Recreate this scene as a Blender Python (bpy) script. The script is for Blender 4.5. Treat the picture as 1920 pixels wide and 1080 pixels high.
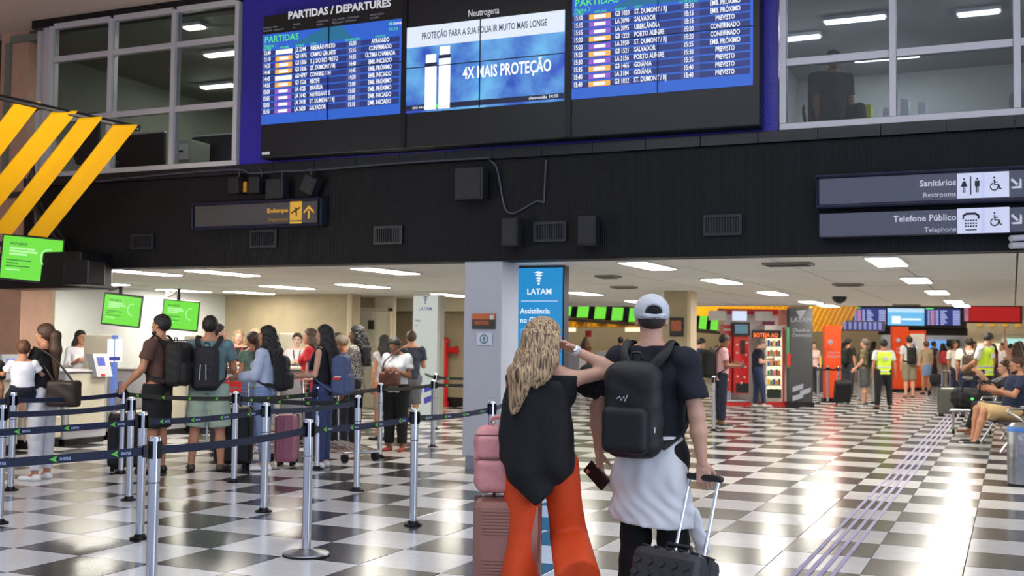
import bpy, bmesh, math, random
import numpy as np
from mathutils import Matrix, Vector
random.seed(7)
for o in list(bpy.data.objects): bpy.data.objects.remove(o)
SC = bpy.context.scene
COL = SC.collection

# ---------------------------------------------------------------- camera, world, lights, exposure
F_PX, CAM_H = 2112.418, 1.5424
PITCH, ROLL, YAW = 0.0465, 0.0119, -0.4185
def cam_axes():
    cy, sy = math.cos(YAW), math.sin(YAW)
    fw = np.array([sy*math.cos(PITCH), cy*math.cos(PITCH), math.sin(PITCH)])
    r = np.array([cy, -sy, 0.0]); u = np.cross(r, fw)
    cr, sr = math.cos(ROLL), math.sin(ROLL)
    return r*cr+u*sr, -r*sr+u*cr, fw
RX, UX, FW = cam_axes()
CAMP = np.array([0, 0, CAM_H])
def ray(x, y): return FW + RX*(x-960)/F_PX - UX*(y-540)/F_PX
def at(x, y, depth): return CAMP + ray(x, y)*depth
def on_z(x, y, z=0.0):
    d = ray(x, y); return CAMP + d*(z-CAM_H)/d[2]
def on_y(x, y, Y):
    d = ray(x, y); return CAMP + d*Y/d[1]
def on_x(x, y, X):
    d = ray(x, y); return CAMP + d*X/d[0]
def floor_under(x, depth):
    """floor point seen in image column x at the given depth"""
    y = 638+.0119*(x-960)+CAM_H/depth*F_PX
    p = at(x, y, depth); return p[0], p[1]

cd = bpy.data.cameras.new('camera'); cam = bpy.data.objects.new('camera', cd); COL.objects.link(cam)
cam.matrix_world = Matrix(((RX[0], UX[0], -FW[0], 0), (RX[1], UX[1], -FW[1], 0), (RX[2], UX[2], -FW[2], CAM_H), (0, 0, 0, 1)))
cd.sensor_width = 36; cd.lens = F_PX/1920*36; cd.clip_end = 200
cd.dof.use_dof = True; cd.dof.focus_distance = 7.2; cd.dof.aperture_fstop = 3.5
SC.camera = cam

w = bpy.data.worlds.new('daylight'); SC.world = w; w.use_nodes = True
bg = w.node_tree.nodes['Background']; bg.inputs[0].default_value = (.62, .74, 1, 1); bg.inputs[1].default_value = .8
SC.view_settings.view_transform = 'Standard'; SC.view_settings.look = 'None'
SC.view_settings.gamma = 1; SC.view_settings.use_curve_mapping = False
SC.view_settings.exposure = 0.0
SC.cycles.use_denoising = True
SC.cycles.max_bounces = 6; SC.cycles.diffuse_bounces = 3; SC.cycles.glossy_bounces = 3
SC.cycles.sample_clamp_indirect = 6
def area(name, loc, size, power, color, rot=(0, 0, 0), sy=None):
    l = bpy.data.lights.new(name, 'AREA'); l.energy = power; l.color = color
    l.shape = 'RECTANGLE'; l.size = size; l.size_y = sy or size
    o = bpy.data.objects.new(name, l); COL.objects.link(o); o.location = loc; o.rotation_euler = rot; return o
area('hall_skylight', (-3, 5, 6.05), 9, 400, (.86, .92, 1), sy=9)
area('hall_daylight', (5.8, 4, 3.2), 8, 330, (.72, .82, 1), rot=(0, math.radians(90), 0), sy=4.5)
area('far_hall_light', (-4, 38, 5.9), 12, 5200, (1, .93, .8), sy=14)
area('far_slat_fill_light', (-5, 29.2, 4.6), 7, 700, (1, .92, .78), rot=(math.radians(75), 0, math.radians(10)), sy=1.5)  # added fill, hidden behind the ceiling edge, brightens the far yellow canopies
area('slat_fill_light', (-9.6, 7.2, 2.2), 1.2, 95, (1, .9, .72), rot=(math.radians(112), 0, math.radians(20)))  # added fill outside the frame, aimed up at the yellow slats

# ---------------------------------------------------------------- materials
def lin(c):
    c = c/255.0
    return c/12.92 if c <= .04045 else ((c+.055)/1.055)**2.4
def rgb(c): return (lin(c[0]), lin(c[1]), lin(c[2]), 1)
MATS = {}
def M(name, c, rough=.6, metal=0, var=.12, scale=6, bump=0, bscale=None, spec=.5, emit=None, estr=1, coat=0, alpha=1, trans=0, sheen=0):
    if name in MATS: return MATS[name]
    m = bpy.data.materials.new(name); m.use_nodes = True; MATS[name] = m
    nt = m.node_tree; b = nt.nodes['Principled BSDF']
    tc = nt.nodes.new('ShaderNodeTexCoord'); n = nt.nodes.new('ShaderNodeTexNoise')
    n.inputs['Scale'].default_value = scale; n.inputs['Detail'].default_value = 3
    nt.links.new(tc.outputs['Object'], n.inputs['Vector'])
    mp = nt.nodes.new('ShaderNodeMapRange'); mp.inputs['To Min'].default_value = 1-var; mp.inputs['To Max'].default_value = 1+var
    nt.links.new(n.outputs['Fac'], mp.inputs['Value'])
    hv = nt.nodes.new('ShaderNodeHueSaturation'); hv.inputs['Color'].default_value = rgb(c)
    nt.links.new(mp.outputs[0], hv.inputs['Value']); nt.links.new(hv.outputs[0], b.inputs['Base Color'])
    b.inputs['Roughness'].default_value = rough; b.inputs['Metallic'].default_value = metal
    b.inputs['Specular IOR Level'].default_value = spec
    b.inputs['Coat Weight'].default_value = coat
    if trans: b.inputs['Transmission Weight'].default_value = trans
    if alpha < 1: b.inputs['Alpha'].default_value = alpha
    if bump:
        n2 = nt.nodes.new('ShaderNodeTexNoise'); n2.inputs['Scale'].default_value = bscale or scale*4
        nt.links.new(tc.outputs['Object'], n2.inputs['Vector'])
        bp = nt.nodes.new('ShaderNodeBump'); bp.inputs['Strength'].default_value = bump; bp.inputs['Distance'].default_value = .01
        nt.links.new(n2.outputs['Fac'], bp.inputs['Height']); nt.links.new(bp.outputs[0], b.inputs['Normal'])
    if emit is not None:
        b.inputs['Emission Color'].default_value = rgb(emit); b.inputs['Emission Strength'].default_value = estr
    return m
def E(name, c, s=1): return M(name, (10, 10, 10), rough=.4, var=0, emit=c, estr=s)

chrome = M('chrome', (215, 218, 225), .22, 1, var=.04)
brushed = M('brushed_steel', (150, 152, 158), .35, 1, var=.1)
black_pl = M('black_plastic', (18, 18, 20), .45)
black_metal = M('black_metal', (20, 20, 24), .4, .3)
rubber = M('rubber', (15, 15, 16), .8)

# ---------------------------------------------------------------- object helpers
def link(o, parent=None, world=False):
    COL.objects.link(o)
    if parent is not None:
        o.parent = parent
        if world: o.matrix_parent_inverse = parent.matrix_basis.inverted()
    return o
def tag(o, label=None, cat=None, group=None, kind=None):
    if label: o['label'] = label
    if cat: o['category'] = cat
    if group: o['group'] = group
    if kind: o['kind'] = kind
    return o
def thing(name, label, cat, loc=(0, 0, 0), rz=0, group=None):
    o = bpy.data.objects.new(name, None); COL.objects.link(o); o.empty_display_size = .1
    o.location = loc; o.rotation_euler = (0, 0, rz)
    return tag(o, label, cat, group)
def mesh_obj(name, verts, faces, mat, parent=None, world=False, smooth=False, loc=None):
    me = bpy.data.meshes.new(name); me.from_pydata([tuple(v) for v in verts], [], faces); me.update()
    if mat: me.materials.append(mat)
    if smooth: me.polygons.foreach_set('use_smooth', [True]*len(me.polygons))
    o = bpy.data.objects.new(name, me); link(o, parent, world)
    if loc is not None: o.location = loc
    return o
class B:
    """collects simple solids into ONE mesh object"""
    def __init__(s): s.v = []; s.f = []
    def add(s, vs, fs):
        n = len(s.v); s.v += [tuple(v) for v in vs]; s.f += [tuple(i+n for i in f) for f in fs]; return s
    def box(s, x0, x1, y0, y1, z0, z1, bev=0, R=None, c=None):
        x0, x1 = min(x0, x1), max(x0, x1); y0, y1 = min(y0, y1), max(y0, y1); z0, z1 = min(z0, z1), max(z0, z1)
        if bev <= 0:
            vs = [(x, y, z) for z in (z0, z1) for y in (y0, y1) for x in (x0, x1)]
            fs = [(0, 2, 3, 1), (4, 5, 7, 6), (0, 1, 5, 4), (2, 6, 7, 3), (0, 4, 6, 2), (1, 3, 7, 5)]
        else:
            b = min(bev, (x1-x0)*.49, (y1-y0)*.49, (z1-z0)*.49)
            bm = bmesh.new(); bmesh.ops.create_cube(bm, size=1)
            for v in bm.verts:
                v.co = Vector(((x0+x1)/2+v.co.x*(x1-x0), (y0+y1)/2+v.co.y*(y1-y0), (z0+z1)/2+v.co.z*(z1-z0)))
            bmesh.ops.bevel(bm, geom=bm.edges[:], offset=b, segments=2, affect='EDGES', profile=.5)
            bm.verts.index_update(); vs = [tuple(v.co) for v in bm.verts]; fs = [tuple(v.index for v in f.verts) for f in bm.faces]; bm.free()
        if R is not None:
            c = np.array(c if c is not None else ((x0+x1)/2, (y0+y1)/2, (z0+z1)/2))
            vs = [tuple(np.array(R) @ (np.array(v)-c)+c) for v in vs]
        return s.add(vs, fs)
    def tube(s, pts, r, n=8, r2=None, flat=1.0, nrm=(0, 0, 1)):
        pts = [np.array(p, float) for p in pts]; rings = []
        for i, p in enumerate(pts):
            d = pts[min(i+1, len(pts)-1)]-pts[max(i-1, 0)]; d = d/(np.linalg.norm(d)+1e-9)
            a = np.array(nrm, float); a = a-d*(a@d)
            if np.linalg.norm(a) < 1e-3: a = np.array([1., 0, 0])-d*d[0]
            if np.linalg.norm(a) < 1e-3: a = np.array([0, 1., 0])-d*d[1]
            a /= np.linalg.norm(a); b2 = np.cross(d, a)
            rr = r if r2 is None else r+(r2-r)*i/(len(pts)-1)
            rings.append([p+rr*(math.cos(t)*b2+flat*math.sin(t)*a) for t in [2*math.pi*k/n for k in range(n)]])
        vs = [v for g in rings for v in g]; fs = []
        for i in range(len(pts)-1):
            for k in range(n):
                fs.append((i*n+k, i*n+(k+1) % n, (i+1)*n+(k+1) % n, (i+1)*n+k))
        fs.append(tuple(range(n))[::-1]); fs.append(tuple((len(pts)-1)*n+k for k in range(n)))
        return s.add(vs, fs)
    def lathe(s, prof, c=(0, 0, 0), n=20):
        vs = []; fs = []
        for r, z in prof:
            for k in range(n):
                t = 2*math.pi*k/n; vs.append((c[0]+r*math.cos(t), c[1]+r*math.sin(t), c[2]+z))
        m = len(prof)
        for i in range(m-1):
            for k in range(n): fs.append((i*n+k, i*n+(k+1) % n, (i+1)*n+(k+1) % n, (i+1)*n+k))
        if prof[0][0] > 1e-5: fs.append(tuple(range(n))[::-1])
        if prof[-1][0] > 1e-5: fs.append(tuple((m-1)*n+k for k in range(n)))
        return s.add(vs, fs)
    def slab(s, poly, d):
        """extrude polygon (3d points) by vector d"""
        n = len(poly); poly = [np.array(p, float) for p in poly]; d = np.array(d, float)
        vs = poly+[p+d for p in poly]
        fs = [tuple(range(n)), tuple(range(n, 2*n))[::-1]]+[(i, (i+1) % n+0, (i+1) % n+n, i+n)[::-1] for i in range(n)]
        return s.add(vs, fs)
    def out(s, name, mat, parent=None, world=False, smooth=False, loc=None):
        o = mesh_obj(name, s.v, s.f, mat, parent, world, smooth, loc)
        bm = bmesh.new(); bm.from_mesh(o.data); bmesh.ops.recalc_face_normals(bm, faces=bm.faces[:]); bm.to_mesh(o.data); bm.free()
        if smooth: o.data.set_sharp_from_angle(angle=math.radians(40))
        return o
def box(name, mat, parent, *a, bev=0, world=True, R=None, c=None):
    return B().box(*a, bev=bev, R=R, c=c).out(name, mat, parent, world)
def struct(o): o['kind'] = 'structure'; return o
def Rz(a): c, s = math.cos(a), math.sin(a); return np.array([[c, -s, 0], [s, c, 0], [0, 0, 1.]])
def Rx(a): c, s = math.cos(a), math.sin(a); return np.array([[1., 0, 0], [0, c, -s], [0, s, c]])
def Ry(a): c, s = math.cos(a), math.sin(a); return np.array([[c, 0, s], [0, 1., 0], [-s, 0, c]])
YFACE = np.array([[1., 0, 0], [0, 0, -1.], [0, 1., 0]])    # text plane facing -Y
def text(s, size, loc, mat, parent=None, name='lettering', align='LEFT', R=YFACE, bold=.0, sp=1.0, xs=1.0, world=True, ext=.001):
    cu = bpy.data.curves.new('t', 'FONT'); cu.body = s; cu.size = size; cu.align_x = align
    cu.offset = bold*size; cu.space_line = sp; cu.extrude = ext; cu.resolution_u = 2
    to = bpy.data.objects.new('t', cu); me = bpy.data.meshes.new_from_object(to)
    bpy.data.objects.remove(to); bpy.data.curves.remove(cu)
    me.transform(Matrix.Diagonal((xs, 1, 1, 1)))
    mt = Matrix(np.vstack([np.hstack([R, np.array(loc, float).reshape(3, 1)]), [0, 0, 0, 1]]).tolist()); me.transform(mt)
    me.materials.clear(); me.materials.append(mat); me.name = name
    o = bpy.data.objects.new(name, me); return link(o, parent, world)
def copy_tree(o, parent=None):
    c = o.copy(); COL.objects.link(c); c.parent = parent
    for ch in list(o.children): copy_tree(ch, c)
    return c

# ---------------------------------------------------------------- implicit surfaces for soft shapes
def unit(v): v = np.array(v, float); return v/(np.linalg.norm(v)+1e-12)
class SDF:
    def __init__(s, cell, k=.02): s.cell = cell; s.k = k; s.p = []; s.clips = []
    def cone(s, a, b, ra, rb=None, k=None, flat=None, cap=False, neg=False):
        s.p.append(('c', np.array(a, float), np.array(b, float), ra, ra if rb is None else rb, k, flat, cap, neg)); return s
    def chain(s, pts, r, k=None, flat=None):
        for i in range(len(pts)-1):
            ra = r[i] if hasattr(r, '__len__') else r; rb = r[i+1] if hasattr(r, '__len__') else r
            s.cone(pts[i], pts[i+1], ra, rb, k, flat)
        return s
    def ell(s, c, rad, R=None, k=None, neg=False): s.p.append(('e', np.array(c, float), np.array(rad, float), R, 0, k, None, False, neg)); return s
    def box(s, c, half, r, R=None, k=None, neg=False): s.p.append(('b', np.array(c, float), np.array(half, float), R, r, k, None, False, neg)); return s
    def clip(s, pt, n): s.clips.append((np.array(pt, float), unit(n))); return s
    def build(s, disp=None):
        lo = np.full(3, 1e9); hi = -lo; bb = []
        for q in s.p:
            if q[0] == 'c': R_ = max(q[3], q[4]); l = np.minimum(q[1], q[2])-R_; h = np.maximum(q[1], q[2])+R_
            else:
                R_ = np.linalg.norm(q[2])+q[4] if q[3] is not None else q[2]+q[4]; l = q[1]-R_; h = q[1]+R_
            bb.append((l, h))
            if not q[8]: lo = np.minimum(lo, l); hi = np.maximum(hi, h)
        c = s.cell; lo = lo-3*c; n = np.ceil((hi-lo)/c).astype(int)+4
        ax = [lo[i]+c*np.arange(n[i]) for i in range(3)]
        Fd = np.full(n, .2, np.float32)
        for q, (l, h) in zip(s.p, bb):
            pad = max(.05, 3.5*c)
            i0 = np.clip(np.floor((l-pad-lo)/c).astype(int), 0, n); i1 = np.clip(np.ceil((h+pad-lo)/c).astype(int)+1, 0, n)
            if (i1 <= i0).any(): continue
            X = ax[0][i0[0]:i1[0], None, None]; Y = ax[1][None, i0[1]:i1[1], None]; Z = ax[2][None, None, i0[2]:i1[2]]
            if q[0] == 'c':
                a, b, ra, rb, fl, cap = q[1], q[2], q[3], q[4], q[6], q[7]
                ab = b-a; L2 = ab@ab+1e-12
                px, py, pz = X-a[0], Y-a[1], Z-a[2]
                t0 = (px*ab[0]+py*ab[1]+pz*ab[2])/L2; t = np.clip(t0, 0, 1)
                ex, ey, ez = px-t*ab[0], py-t*ab[1], pz-t*ab[2]
                if fl is not None:
                    nn, sc = unit(fl[0]), fl[1]
                    dn = (ex*nn[0]+ey*nn[1]+ez*nn[2])*(1/sc-1)
                    ex, ey, ez = ex+dn*nn[0], ey+dn*nn[1], ez+dn*nn[2]
                d = np.sqrt(ex*ex+ey*ey+ez*ez)-(ra+(rb-ra)*t)
                if cap: d = np.maximum(d, (t0-1)*math.sqrt(L2))
            else:
                px, py, pz = np.broadcast_arrays(X-q[1][0], Y-q[1][1], Z-q[1][2])
                if q[3] is not None:
                    P = np.stack([px, py, pz], -1)@np.array(q[3]); px, py, pz = P[..., 0], P[..., 1], P[..., 2]
                if q[0] == 'e':
                    r = q[2]; k0 = np.sqrt((px/r[0])**2+(py/r[1])**2+(pz/r[2])**2); k1 = np.sqrt((px/r[0]**2)**2+(py/r[1]**2)**2+(pz/r[2]**2)**2)
                    d = np.where(k1 > 1e-6, k0*(k0-1)/np.maximum(k1, 1e-6), -min(r))
                else:
                    hx, hy, hz = q[2]; r = q[4]; qx, qy, qz = np.abs(px)-hx+r, np.abs(py)-hy+r, np.abs(pz)-hz+r
                    d = np.sqrt(np.maximum(qx, 0)**2+np.maximum(qy, 0)**2+np.maximum(qz, 0)**2)+np.minimum(np.maximum(qx, np.maximum(qy, qz)), 0)-r
            S = Fd[i0[0]:i1[0], i0[1]:i1[1], i0[2]:i1[2]]
            if q[8]: np.maximum(S, -d, out=S); continue
            k = q[5] if q[5] is not None else s.k
            if k <= 0: S[...] = np.minimum(S, d)
            else:
                hh = np.clip(.5+.5*(S-d)/k, 0, 1); S[...] = S*(1-hh)+d*hh-k*hh*(1-hh)
        X, Y, Z = ax[0][:, None, None], ax[1][None, :, None], ax[2][None, None, :]
        if disp is not None: Fd = Fd+disp(X, Y, Z)
        for pt, nn in s.clips: Fd = np.maximum(Fd, (X-pt[0])*nn[0]+(Y-pt[1])*nn[1]+(Z-pt[2])*nn[2])
        Fd[0] = Fd[-1] = .2; Fd[:, 0] = Fd[:, -1] = .2; Fd[:, :, 0] = Fd[:, :, -1] = .2
        return nets(Fd, lo, c)
def nets(Fd, lo, c):
    nx, ny, nz = Fd.shape; ins = Fd < 0
    cnt = np.zeros((nx-1, ny-1, nz-1), np.int8); acc = np.zeros((3, nx-1, ny-1, nz-1), np.float32); ne = np.zeros((nx-1, ny-1, nz-1), np.float32)
    for i in (0, 1):
        for j in (0, 1):
            for k in (0, 1): cnt += ins[i:nx-1+i, j:ny-1+j, k:nz-1+k]
    act = (cnt > 0) & (cnt < 8)
    def sl(i, j, k): return Fd[i:nx-1+i, j:ny-1+j, k:nz-1+k]
    for a in range(3):
        for u in (0, 1):
            for v in (0, 1):
                o0 = [0, 0, 0]; o0[(a+1) % 3] = u; o0[(a+2) % 3] = v; o1 = list(o0); o1[a] = 1
                f0, f1 = sl(*o0), sl(*o1); m = (f0 < 0) != (f1 < 0)
                t = np.where(m, f0/np.where(m, f0-f1, 1), 0)
                for ax_ in range(3): acc[ax_] += np.where(m, t if ax_ == a else o0[ax_], 0)
                ne += m
    idx = -np.ones(act.shape, np.int64); I = np.argwhere(act); idx[act] = np.arange(len(I))
    A = acc[:, act].T/np.maximum(ne[act], 1)[:, None]
    V = lo+(I+A)*c
    faces = []
    for a in range(3):
        b, d = (a+1) % 3, (a+2) % 3
        s0 = [slice(None)]*3; s1 = [slice(None)]*3; s0[a] = slice(0, -1); s1[a] = slice(1, None)
        ch = ins[tuple(s0)] != ins[tuple(s1)]; E_ = np.argwhere(ch)
        E_ = E_[(E_[:, b] > 0) & (E_[:, d] > 0) & (E_[:, b] < Fd.shape[b]-1) & (E_[:, d] < Fd.shape[d]-1)]
        if not len(E_): continue
        def g(db, dd):
            q = E_.copy(); q[:, b] -= db; q[:, d] -= dd; return idx[q[:, 0], q[:, 1], q[:, 2]]
        Q = np.stack([g(0, 0), g(1, 0), g(1, 1), g(0, 1)], 1)
        fl = ins[E_[:, 0], E_[:, 1], E_[:, 2]]
        Q[~fl] = Q[~fl][:, ::-1]
        faces.append(Q[(Q >= 0).all(1)])
    return V, np.concatenate(faces) if faces else np.zeros((0, 4), int)
def np_mesh(name, parts, mat, parent=None, smooth_it=1):
    Vs, Fs, n = [], [], 0
    for V, Q in parts:
        if smooth_it and len(V):
            for _ in range(smooth_it):
                acc = np.zeros_like(V); ct = np.zeros(len(V))
                for a, b in ((0, 1), (1, 2), (2, 3), (3, 0)):
                    np.add.at(acc, Q[:, a], V[Q[:, b]]); np.add.at(ct, Q[:, a], 1); np.add.at(acc, Q[:, b], V[Q[:, a]]); np.add.at(ct, Q[:, b], 1)
                V = V*.5+.5*acc/np.maximum(ct, 1)[:, None]
        Vs.append(V); Fs.append(Q+n); n += len(V)
    V = np.concatenate(Vs); Q = np.concatenate(Fs)
    me = bpy.data.meshes.new(name); me.vertices.add(len(V)); me.vertices.foreach_set('co', V.astype(np.float32).ravel())
    me.loops.add(len(Q)*4); me.loops.foreach_set('vertex_index', Q.astype(np.int32).ravel())
    me.polygons.add(len(Q)); me.polygons.foreach_set('loop_start', np.arange(0, len(Q)*4, 4, dtype=np.int32))
    me.update(calc_edges=True); me.polygons.foreach_set('use_smooth', [True]*len(Q))
    me.materials.append(mat)
    o = bpy.data.objects.new(name, me); return link(o, parent)
def folds(amp, f=9., ph=0.):
    return lambda X, Y, Z: amp*(np.sin(f*(X*1.3+Z*1.1)+3*np.sin(f*.5*Y+ph)+ph)*np.sin(f*1.7*(Z*.8-X*.5)+2*np.sin(f*X*.6+ph*2)))
def strands(amp, f=150.):
    return lambda X, Y, Z: amp*np.sin(f*np.arctan2(X, Y+.25)*.25+4*np.sin(Z*9))+amp*.6*np.sin(f*.6*X+Z*7)
# ---------------------------------------------------------------- the setting
YF = 12.1          # plane of the dark fascia and the upper wall
ZB, ZL0, ZL1 = 2.484, 3.69, 3.82
T = .63; TX0, TY0 = -2.2107, 8.5887
def stone(name, c, rough, var, vein, spec=.5):
    m = M(name, c, rough, var=var, scale=2.2, spec=spec)
    nt = m.node_tree; b = nt.nodes['Principled BSDF']; hv = [n for n in nt.nodes if n.type == 'HUE_SAT'][0]
    oi = nt.nodes.new('ShaderNodeObjectInfo'); mr = nt.nodes.new('ShaderNodeMapRange'); mr.inputs['To Min'].default_value = .9; mr.inputs['To Max'].default_value = 1.08
    nt.links.new(oi.outputs['Random'], mr.inputs['Value'])
    h2 = nt.nodes.new('ShaderNodeHueSaturation'); nt.links.new(hv.outputs[0], h2.inputs['Color']); nt.links.new(mr.outputs[0], h2.inputs['Value'])
    tc = nt.nodes.new('ShaderNodeTexCoord'); v = nt.nodes.new('ShaderNodeTexNoise'); v.inputs['Scale'].default_value = 9; v.inputs['Detail'].default_value = 8; v.inputs['Distortion'].default_value = 1.5
    nt.links.new(tc.outputs['Object'], v.inputs['Vector'])
    cr = nt.nodes.new('ShaderNodeMapRange'); cr.inputs['From Min'].default_value = .35; cr.inputs['From Max'].default_value = .65; cr.inputs['To Min'].default_value = 1-vein; cr.inputs['To Max'].default_value = 1+vein*.4
    nt.links.new(v.outputs['Fac'], cr.inputs['Value'])
    h3 = nt.nodes.new('ShaderNodeHueSaturation'); nt.links.new(h2.outputs[0], h3.inputs['Color']); nt.links.new(cr.outputs[0], h3.inputs['Value'])
    nt.links.new(h3.outputs[0], b.inputs['Base Color'])
    r2 = nt.nodes.new('ShaderNodeMapRange'); r2.inputs['To Min'].default_value = rough*.93; r2.inputs['To Max'].default_value = rough*1.07
    nt.links.new(v.outputs['Fac'], r2.inputs['Value']); nt.links.new(r2.outputs[0], b.inputs['Roughness'])
    return m
white_tile = stone('white_marble_tile', (208, 206, 206), .2, .06, .05)
dark_tile = stone('black_stone_tile', (46, 46, 50), .19, .1, .1, 1.0)
grout = M('grout', (70, 68, 64), .8)
flo = struct(B().box(-18, 5, -2, 62, -.06, -.012).out('floor', grout))
tile_me = {}
def tile_mesh(white):
    if white in tile_me: return tile_me[white]
    h = T/2-.0018; bmz = B(); b = .0025
    vs = [(-h, -h, -.012), (h, -h, -.012), (h, h, -.012), (-h, h, -.012), (-h, -h, -b), (h, -h, -b), (h, h, -b), (-h, h, -b), (-h+b, -h+b, 0), (h-b, -h+b, 0), (h-b, h-b, 0), (-h+b, h-b, 0)]
    fs = [(8, 9, 10, 11)]
    for k in range(4):
        n = (k+1) % 4; fs += [(k, n, n+4, k+4), (k+4, n+4, n+8, k+8)]
    me = bpy.data.meshes.new('floor_tile'); me.from_pydata(vs, [], fs); me.materials.append(white_tile if white else dark_tile)
    tile_me[white] = me; return me
def in_view(x, y, z=0, mx=80):
    d = np.array([x, y, z])-CAMP; zz = d@FW
    if zz < .5: return False
    px, py = 960+F_PX*(d@RX)/zz, 540-F_PX*(d@UX)/zz
    return -mx < px < 1920+mx and -mx < py < 1080+mx
cells = []
for i in range(-26, 13):
    for j in range(-16, 78):
        cx, cy = TX0+T*(i+.5), TY0+T*(j+.5)
        if not -17.7 < cx < 4.7: continue
        cells.append((0 if in_view(cx, cy, 0, 120) else 1, math.hypot(cx, cy), i, j, cx, cy))
cells.sort()
rest = {True: B(), False: B()}
for n, (nv, dist, i, j, cx, cy) in enumerate(cells):
    wt = (i+j) % 2 == 0
    if n < 300 and nv == 0:
        o = bpy.data.objects.new('floor_tile', tile_mesh(wt)); link(o, flo); o.location = (cx, cy, random.uniform(-.0006, .0006))
    else:
        h = T/2-.0018; rest[wt].box(cx-h, cx+h, cy-h, cy+h, -.012, 0)
for wt in (True, False):
    o = rest[wt].out('floor_tile_field', white_tile if wt else dark_tile, flo); o['kind'] = 'stuff'
lav = M('lavender_rubber', (150, 140, 175), .55, var=.08)
tb = B().box(-.017, .017, -.795, .795, 0, .006, bev=.003).out('tactile_bar', lav, flo); first = True
for k in range(-3, 18):
    for q in range(4):
        o = tb if first else tb.copy()
        if not first: COL.objects.link(o)
        first = False; o.location = (-1.345+.078*q+.001*k, 9.58+1.61*k, .0)

fascia_m = M('dark_mosaic', (8, 8, 12), .62, var=.25, scale=1.5, spec=.28)
nt = fascia_m.node_tree; wv = nt.nodes.new('ShaderNodeTexWave'); wv.inputs['Scale'].default_value = 12; wv.wave_profile = 'SIN'
tcn = nt.nodes.new('ShaderNodeTexCoord'); nt.links.new(tcn.outputs['Object'], wv.inputs['Vector'])
bp = nt.nodes.new('ShaderNodeBump'); bp.inputs['Strength'].default_value = .3; bp.inputs['Distance'].default_value = .01
nt.links.new(wv.outputs['Fac'], bp.inputs['Height']); nt.links.new(bp.outputs[0], nt.nodes['Principled BSDF'].inputs['Normal'])
fas = struct(B().box(-13.2, 4, YF, YF+.35, ZB, ZL0).out('wall_fascia', fascia_m))
granite = M('black_granite', (24, 23, 25), .22, var=.3, scale=20)
x = -13.2
while x < 4:
    B().box(x+.003, x+.627, YF-.045, YF+.3, ZL0+.004, ZL1, bev=.004).out('ledge_tile', granite, fas); x += .63
blue = M('cobalt_mosaic', (44, 36, 158), .3, var=.3, scale=40, bump=.4, bscale=60)
up = struct(B().box(-9.37, -2.28, YF+.02, YF+.35, ZL1, 6.3).out('wall_blue', blue))
struct(B().box(-13.2, -9.37, YF+.02, YF+.35, 6.05, 6.3).out('wall_upper', black_metal))
struct(B().box(-2.28, 4, YF+.02, YF+.35, 6.05, 6.3).out('wall_upper_right', black_metal))
beige_c = M('beige_plaster', (215, 196, 186), .8, var=.05)
struct(B().box(-22, 5, -4, 13.3, 6.17, 6.3).out('ceiling_hall', beige_c))
wall_l = M('dim_plaster', (96, 84, 74), .8)
concrete = M('concrete', (158, 144, 116), .75, var=.3, scale=1.6, bump=.5, bscale=25)
pink_conc = M('travertine', (196, 156, 134), .55, var=.22, scale=3, bump=.3)

# windows of the upper offices
alu = M('painted_aluminium', (196, 192, 196), .4, .1, var=.05)
glass = M('window_glass', (235, 240, 240), .03, var=0, trans=1); glass.node_tree.nodes['Principled BSDF'].inputs['IOR'].default_value = 1.25
def window(name, xs, zs, x_end):
    fr = B(); t = .034
    r = struct(B().box(xs[0]-t, x_end+t, YF-.03, YF+.09, ZL1, ZL1+.07, bev=.005).out(name, alu))
    for x in xs: B().box(x-t, x+t, YF-.04, YF+.1, ZL1+.07, zs[-1], bev=.006).out('mullion', alu, r)
    for a, b in zip(xs[:-1], xs[1:]):
        for z in zs[1:]: B().box(a+t, b-t, YF-.02, YF+.07, z-.04, z+.04, bev=.005).out('transom', alu, r)
        for z0, z1 in zip([ZL1+.07]+[z+.04 for z in zs[1:-1]], [z-.04 for z in zs[1:]]):
            B().box(a+t, b-t, YF+.02, YF+.026, z0, z1).out('pane', glass, r)
window('window_1', [-12.76, -11.63, -10.5, -9.43], [3.86, 4.65, 5.54, 6.03], -9.43)
window('window_2', [-2.23, -1.11, .06, 1.2, 2.4, 3.6], [3.86, 4.55, 5.35, 6.03], 3.6)

# offices behind the windows
off_w = M('office_partition', (150, 152, 146), .7); off_c = M('office_ceiling', (150, 152, 150), .8); off_f = M('office_floor', (60, 58, 56), .6)
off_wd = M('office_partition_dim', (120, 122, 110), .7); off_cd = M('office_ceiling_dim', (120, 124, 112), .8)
struct(B().box(-14, 5, YF+.35, 22, 3.62, 3.7).out('floor_office', off_f))
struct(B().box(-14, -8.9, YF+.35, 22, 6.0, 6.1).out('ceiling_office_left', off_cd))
struct(B().box(-8.9, 5, YF+.35, 22, 6.0, 6.1).out('ceiling_office_right', off_c))
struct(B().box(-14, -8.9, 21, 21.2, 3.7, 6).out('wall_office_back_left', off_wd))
struct(B().box(-8.9, 5, 19.3, 19.5, 3.7, 6).out('wall_office_back_right', off_w))
struct(B().box(-9.0, -8.8, YF+.35, 21, 3.7, 6).out('wall_office_between', off_w))
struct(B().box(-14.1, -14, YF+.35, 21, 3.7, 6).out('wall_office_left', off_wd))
struct(B().box(-3.4, -3.3, YF+.35, 19.3, 3.7, 6).out('wall_office_partition', off_w))
for z in (4.3, 4.9):
    struct(B().box(-3.2, 5, 19.27, 19.3, z, z+.02).out('trim_1', black_metal))
tube_l = E('office_tube_light', (225, 235, 255), 80); tube_d = E('office_tube_dim', (220, 225, 215), 80)
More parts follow.
